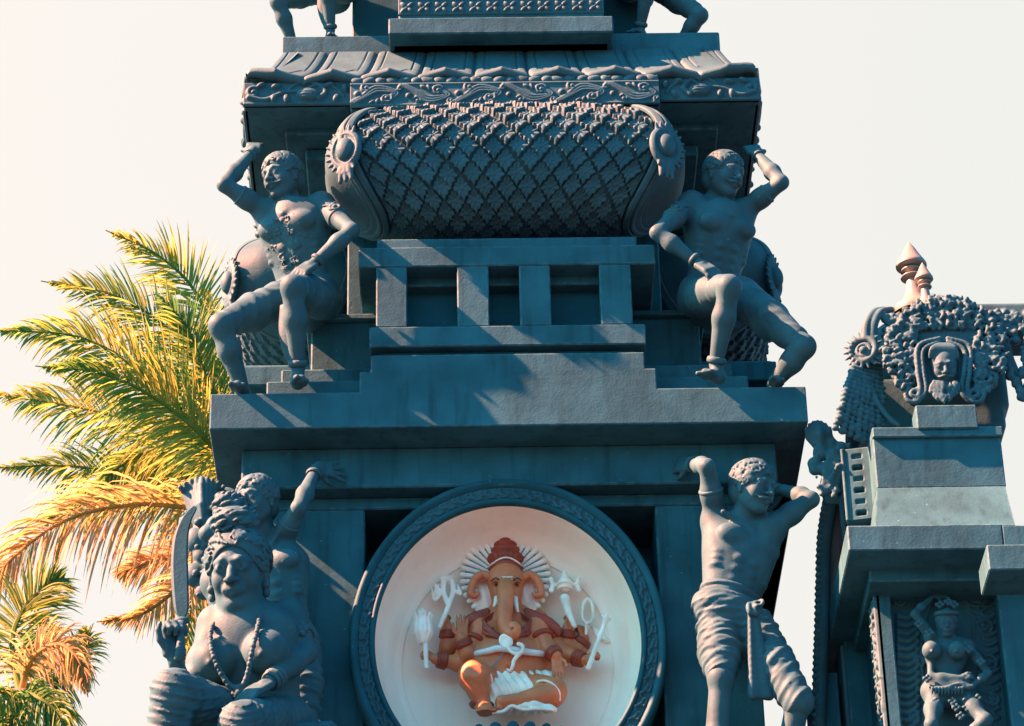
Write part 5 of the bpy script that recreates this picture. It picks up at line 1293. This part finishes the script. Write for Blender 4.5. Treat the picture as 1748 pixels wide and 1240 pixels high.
# leaf tongue sticking out on its right, wall behind
bx('rear_wall', 1655, 1702, 560, 727, .55, .9, DARKST)
# beam and flower garlands running out of the frame at the right
bx('roof_beam', 1650, 1810, 524, 545, .45, .5)
gl = thing('flower_garland', 'carved stone flower garland hanging from the beam at the top right edge', 'garland', K8(1000, 560, .2))
S = Sculpt(K8(850, 900, .3)-V(.05, .25, .05), K8(1180, 370, .3)+V(.05, .25, .05), .0075); rg = random.Random(8)
def flower(S, c, r, n=6):
    for k in range(n):
        a = k*2*math.pi/n; d = V(math.cos(a), 0, math.sin(a)); S.ell(c+d*r*.6, V(r*.42, r*.3, r*.42), None, .004)
    S.ell(c+V(0, -r*.2, 0), r*.28, None, .003)
for (cx, cy, r) in ((890, 445, .05), (930, 500, .055), (890, 520, .05), (1000, 460, .06), (1050, 440, .05), (960, 430, .045), (1090, 490, .05), (1010, 500, .05), (1130, 450, .05), (950, 550, .045), (1140, 520, .05)): flower(S, K8(cx, cy, .2), r, rg.choice((5, 6, 7)))
for k in range(4):
    S.chain(spline([K8(950+18*k, 560, .2), K8(985+14*k, 640, .2), K8(1030+10*k, 720, .2), K8(1070+5*k, 830, .2)], 16), np.linspace(.022, .014, 16), .005)
for i in range(26): S.ell(K8(960+i*5+rg.uniform(-12, 12), 580+i*10.5, .17), rg.uniform(.018, .034), None, .005)
for i in range(12): S.ell(K8(1085+rg.uniform(-12, 25), 540+i*26, .17), rg.uniform(.02, .032), None, .005)
for i in range(80): S.ell(K8(rg.uniform(870, 1160), rg.uniform(400, 560), rg.uniform(.18, .26)), rg.uniform(.012, .03), None, .008)
S.rbox(K8(1030, 450, .33), V(.30, .07, .10), None, .03, .02)
obj('flowers', S.mesh(), STATUE, gl)

# ---- ornamental bracket arch on its left side
br = thing('bracket_arch', 'carved stone bracket arch with a lotus bud top left of the small tower', 'bracket', K8(200, 1240, .6))
# block with small square sockets
x0, x1 = Q_(1440, 830, .35)[0], Q_(1496, 830, .35)[0]; z0, z1 = Q_(1468, 893, .35)[2], Q_(1468, 772, .35)[2]
R = Relief(x1-x0, z1-z0, .006)
R.H += .03
for i in range(6):
    yy = .04+(z1-z0-.07)*i/5.5; R.H[int((x1-x0)*.36/.006):int((x1-x0)*.66/.006), int(yy/.006):int((yy+.030)/.006)] -= .06 if i % 2 == 0 else .02
R.stroke([(.012, 0), (.012, z1-z0)], .014, 1, .03); R.blur(1)
obj('socket_block', R.geo((x0, TY+.35, z0), (1, -.22, 0), (0, 0, 1), (-.22, -1, 0), .25), STONE, br)
A_ = Sculpt(K8(20, 1300, .8)-V(.1, .7, 2.0), K8(360, 850, .8)+V(.1, .5, .1), .0095)
arc = [Q_(px, py, dy) for px, py, dy in ((1440, 800, .35), (1420, 850, .55), (1408, 920, .75), (1405, 1000, .9), (1403, 1080, 1.0), (1400, 1160, 1.1), (1398, 1260, 1.15))]
ar = spline(arc, 90); A_.chain(ar, .045, .01)
for i in range(0, 90, 2): A_.ell(ar[i]+V(-.035, -.035, 0), V(.026, .026, .020), None, .003)
inner = spline([Q_(px, py, dy) for px, py, dy in ((1446, 815, .4), (1438, 860, .5), (1444, 930, .6), (1446, 990, .8))], 40)
A_.chain(inner, .022, .006)
rg = random.Random(31)
bt = K8(90, 1030, .45)
for i in range(7):
    a = (i-3)/3; A_.chain([bt+V(.02*a, 0, -.10), bt+V(.07*a-.01, -.05*(1-abs(a)), .0), bt+V(.080*a-.02, -.04, .10-.05*a*a)], [.018, .024, .014], .006)
for (cx, cy, r) in ((90, 1110, .055), (60, 1160, .05), (60, 1190, .04), (110, 1190, .05), (150, 1120, .055), (190, 1080, .045), (140, 1060, .045), (120, 1250, .045), (110, 1290, .04), (160, 1160, .05), (200, 1130, .05)): A_.ell(K8(cx, cy, .45), V(r, r*.8, r), None, .015)
for i in range(5): A_.chain(spline([K8(130+14*i, 1130, .42), K8(110+14*i, 1200, .42), K8(100+16*i, 1290, .45), K8(120+14*i, 1350, .5)], 12), .016, .005)
for i in range(60): A_.ell(K8(rg.uniform(60, 230), rg.uniform(1060, 1330), .43), rg.uniform(.010, .024), None, .005)
obj('scroll_frame', A_.mesh(), STATUE, br)
# web inside the arch, sunlit peach put into its colour; low pillar below
SUNLITW = mat('sunlit_stone', (.10, .135, .15), .8, .12, .1, 40)
web = [(1440, 812, .46), (1424, 850, .60), (1414, 920, .78), (1410, 1000, .95), (1408, 1080, 1.02), (1440, 1080, 1.02), (1448, 1000, .95), (1448, 920, .78), (1446, 850, .60)]
pf = [Q_(*w) for w in web]; n = len(pf); v = np.array(pf+[p+V(.02, .06, 0) for p in pf]); F = [tuple(range(n))[::-1], tuple(range(n, 2*n))]+[(i, (i+1) % n, n+(i+1) % n, n+i) for i in range(n)]
obj('web', (v, F), SUNLITW, br, smooth=False)
bx('low_pillar', 1399, 1434, 1148, 1270, 1.15, .45, par=br)
x_ = Q_(1399, 1180, 1.15)
obj('knob', lathe(Q_(1398, 1178, 1.10)-V(0, 0, .03), [(0, 0), (.025, .005), (.032, .03), (.025, .05), (0, .06)], 16), STATUE, br)
# ---------------------------------------------------------------- coconut palms
def leafmat(name, c1, c2, tr):
    m = bpy.data.materials.new(name); m.use_nodes = True; nt = m.node_tree; N = nt.nodes; L = nt.links; b = N['Principled BSDF']
    b.inputs['Roughness'].default_value = .5; b.inputs['Specular IOR Level'].default_value = .25
    g = N.new('ShaderNodeNewGeometry'); n1 = N.new('ShaderNodeTexNoise'); n1.inputs['Scale'].default_value = 2.2; n1.inputs['Detail'].default_value = 6; L.new(g.outputs['Position'], n1.inputs['Vector'])
    mr = N.new('ShaderNodeMapRange'); mr.inputs[1].default_value = .38; mr.inputs[2].default_value = .62; L.new(n1.outputs[0], mr.inputs[0])
    mx = N.new('ShaderNodeMix'); mx.data_type = 'RGBA'; mx.inputs[6].default_value = (*c1, 1); mx.inputs[7].default_value = (*c2, 1); L.new(mr.outputs[0], mx.inputs[0]); L.new(mx.outputs[2], b.inputs['Base Color'])
    t = N.new('ShaderNodeBsdfTranslucent'); L.new(mx.outputs[2], t.inputs[0]); ms = N.new('ShaderNodeMixShader'); ms.inputs[0].default_value = tr
    L.new(b.outputs[0], ms.inputs[1]); L.new(t.outputs[0], ms.inputs[2]); L.new(ms.outputs[0], N['Material Output'].inputs[0]); return m
LG = leafmat('palm_leaf_green', (.060, .20, .055), (.17, .27, .05), .6)
LY = leafmat('palm_leaf_yellow', (.10, .25, .05), (.26, .33, .07), .60)
LO = leafmat('palm_leaf_dry', (.26, .26, .09), (.42, .31, .16), .62)
BARK = mat('palm_bark', (.10, .12, .11), .9, .3, .6, 14)
def frond(tree, pts, ll, m, seed, Y, droop=.35, n=78, wid=.0115, out=.85, up_bias=0.0, curl=0.25):
    """pts: survey pixels from crown outwards with depth offsets; ll: leaflet length (m)"""
    r = np.random.default_rng(seed); p3 = [P(a, b, Y+(c if c else 0)) for a, b, c in pts]; rc = spline(p3, 60); T = np.gradient(rc, axis=0); T /= np.linalg.norm(T, axis=1)[:, None]
    vs, fs = [], []
    tv, tf = tubeg(rc, np.linspace(.032, .006, 60), 6); vs.append(tv); fs += [tuple(f) for f in tf]; nb = len(tv)
    n = int(n*1.7)
    for sd_ in (-1, 1):
        for i in range(n):
            t = .10+.90*(i+.5*r.random())/n; k = t*59; i0 = min(int(k), 58); c = rc[i0]+(rc[i0+1]-rc[i0])*(k-i0); tt = T[i0]
            w = np.cross(tt, V(0, 1, 0)+.25*r.normal(size=3)); w = unit(w)*sd_
            env = math.sin(math.pi*min(1, .22+.80*t))**.6*(1-.55*t**3); Ln = 1.1*ll*env*r.uniform(.62, 1.15)
            ang = .55+.55*(1-t); d = unit(tt*(1.15-out*.5*(1-t))+w*out*ang*1.4+V(0, .45*r.normal(), up_bias+.20*r.normal()))
            q = [c]; seg = 5; dv = d.copy()
            for j in range(seg): dv = unit(dv+V(0, 0, -droop*(.10+.16*j))+tt*curl*.1); q.append(q[-1]+dv*Ln/seg)
            q = np.array(q); side = unit(np.cross(d, V(.3, .9, .4)+.5*r.normal(size=3))); ww = wid*r.uniform(.8, 1.2)*np.array([.35, .9, 1.0, .85, .55, .06])
            nrm = np.cross(side, d); L_ = q+side*ww[:, None]+nrm*ww[:, None]*.35; R_ = q-side*ww[:, None]+nrm*ww[:, None]*.35
            vs.append(np.concatenate([L_, q, R_])); m6 = 6
            for j in range(seg):
                fs.append((nb+j, nb+j+1, nb+m6+j+1, nb+m6+j)); fs.append((nb+m6+j, nb+m6+j+1, nb+2*m6+j+1, nb+2*m6+j))
            nb += 18
    return obj('frond', (np.concatenate(vs), fs), m, tree, smooth=False)
def palm(lab, crown, Y, specs, lean):
    c = P(crown[0], crown[1], Y); e = thing('coconut_palm', lab, 'palm tree', V(c[0]+lean, c[1], 0), 'coconut palms left of the tower')
    for i, sp in enumerate(specs): frond(e, sp[0], sp[1], sp[2], 100+i*7+int(crown[0]), Y, *sp[3:])
    tp = spline([V(c[0]+lean, c[1], 0), V(c[0]+lean*.7, c[1], c[2]*.35), V(c[0]+lean*.2, c[1], c[2]*.75), c], 70)
    rr = .20-.09*np.linspace(0, 1, 70)+.012*(np.arange(70) % 2); obj('trunk', tubeg(tp, rr, 16), BARK, e)
    return e
C1 = (430, 850)
palm('large coconut palm behind the left side of the main tower, yellow green fronds', C1, 8.0, [
    ([(430, 850, 0), (400, 700, .2), (345, 520, .4), (275, 440, .3), (180, 393, 0)], .68, LY, .25),
    ([(430, 850, 0), (380, 700, -.2), (300, 575, -.4), (195, 505, -.5), (70, 480, -.5)], .66, LG, .2, 84),
    ([(430, 850, 0), (345, 740, -.5), (240, 635, -.9), (130, 575, -1.1), (-20, 565, -1.2)], .78, LY, .45, 88),
    ([(430, 850, 0), (330, 770, .3), (210, 715, .6), (100, 690, .7), (-20, 672, .8)], .72, LY, .5, 84),
    ([(430, 860, 0), (330, 830, .6), (210, 808, .9), (100, 795, 1.0), (-20, 800, 1.0)], .55, LG, .5, 80),
    ([(430, 865, 0), (340, 868, -.7), (230, 862, -1.1), (110, 890, -1.3), (10, 965, -1.4), (-30, 1030, -1.4)], .85, LO, .8, 96),
    ([(430, 860, 0), (400, 760, .8), (385, 640, 1.2), (370, 560, 1.3), (340, 480, 1.3)], .60, LY, .2, 70),
    ([(430, 870, 0), (370, 910, .3), (300, 950, .4), (240, 965, .4), (195, 985, .4)], .50, LO, .5, 60),
    ([(430, 880, 0), (370, 950, -.3), (310, 1000, -.5), (240, 1050, -.6), (165, 1062, -.6)], .45, LO, .5, 60),
    ([(430, 860, 0), (370, 790, .2), (300, 760, .2), (215, 790, .2), (150, 850, .1)], .66, LG, .7, 80),
    ([(430, 850, 0), (395, 780, .4), (350, 690, .5), (280, 640, .5), (200, 625, .5)], .62, LG, .4, 80),
    ([(430, 880, 0), (375, 930, .5), (340, 1000, .6), (318, 1080, .6), (310, 1150, .6)], .45, LY, .6, 60),
    ([(430, 850, 0), (360, 760, -.8), (280, 690, -1.0), (180, 640, -1.2), (60, 625, -1.3)], .66, LY, .5, 84),
    ([(430, 865, 0), (350, 850, .9), (250, 835, 1.2), (150, 850, 1.3), (60, 900, 1.3)], .70, LY, .8, 84),
    ([(430, 850, 0), (390, 740, -.6), (350, 640, -.8), (320, 560, -.9), (265, 500, -.9)], .60, LG, .3, 80),
    ([(430, 870, 0), (480, 760, 1.5), (560, 720, 1.8), (640, 740, 2.0)], .6, LG, .5, 50),
], .3)
C2 = (35, 1185)
palm('smaller coconut palm low at the left edge of the view with drooping brown fronds', C2, 6.0, [
    ([(35, 1185, 0), (55, 1125, -.3), (100, 1100, -.5), (135, 1130, -.6), (150, 1190, -.6)], .42, LO, .9, 60),
    ([(35, 1185, 0), (20, 1100, .2), (40, 1040, .3), (80, 1000, .3), (110, 985, .3)], .50, LG, .3, 60),
    ([(35, 1185, 0), (70, 1160, .4), (115, 1150, .5), (150, 1100, .5), (140, 1070, .5)], .34, LG, .6, 50),
    ([(35, 1185, 0), (60, 1190, -.5), (100, 1220, -.6), (120, 1280, -.7)], .45, LG, .9, 50),
    ([(35, 1185, 0), (0, 1180, -.5), (-40, 1200, -.7), (-70, 1260, -.8)], .5, LG, .9, 50),
    ([(35, 1185, 0), (50, 1110, .6), (75, 1075, .7), (60, 1050, .7)], .3, LO, .3, 40),
    ([(35, 1190, 0), (20, 1230, -.4), (15, 1290, -.5)], .45, LG, .8, 40),
], -.3)
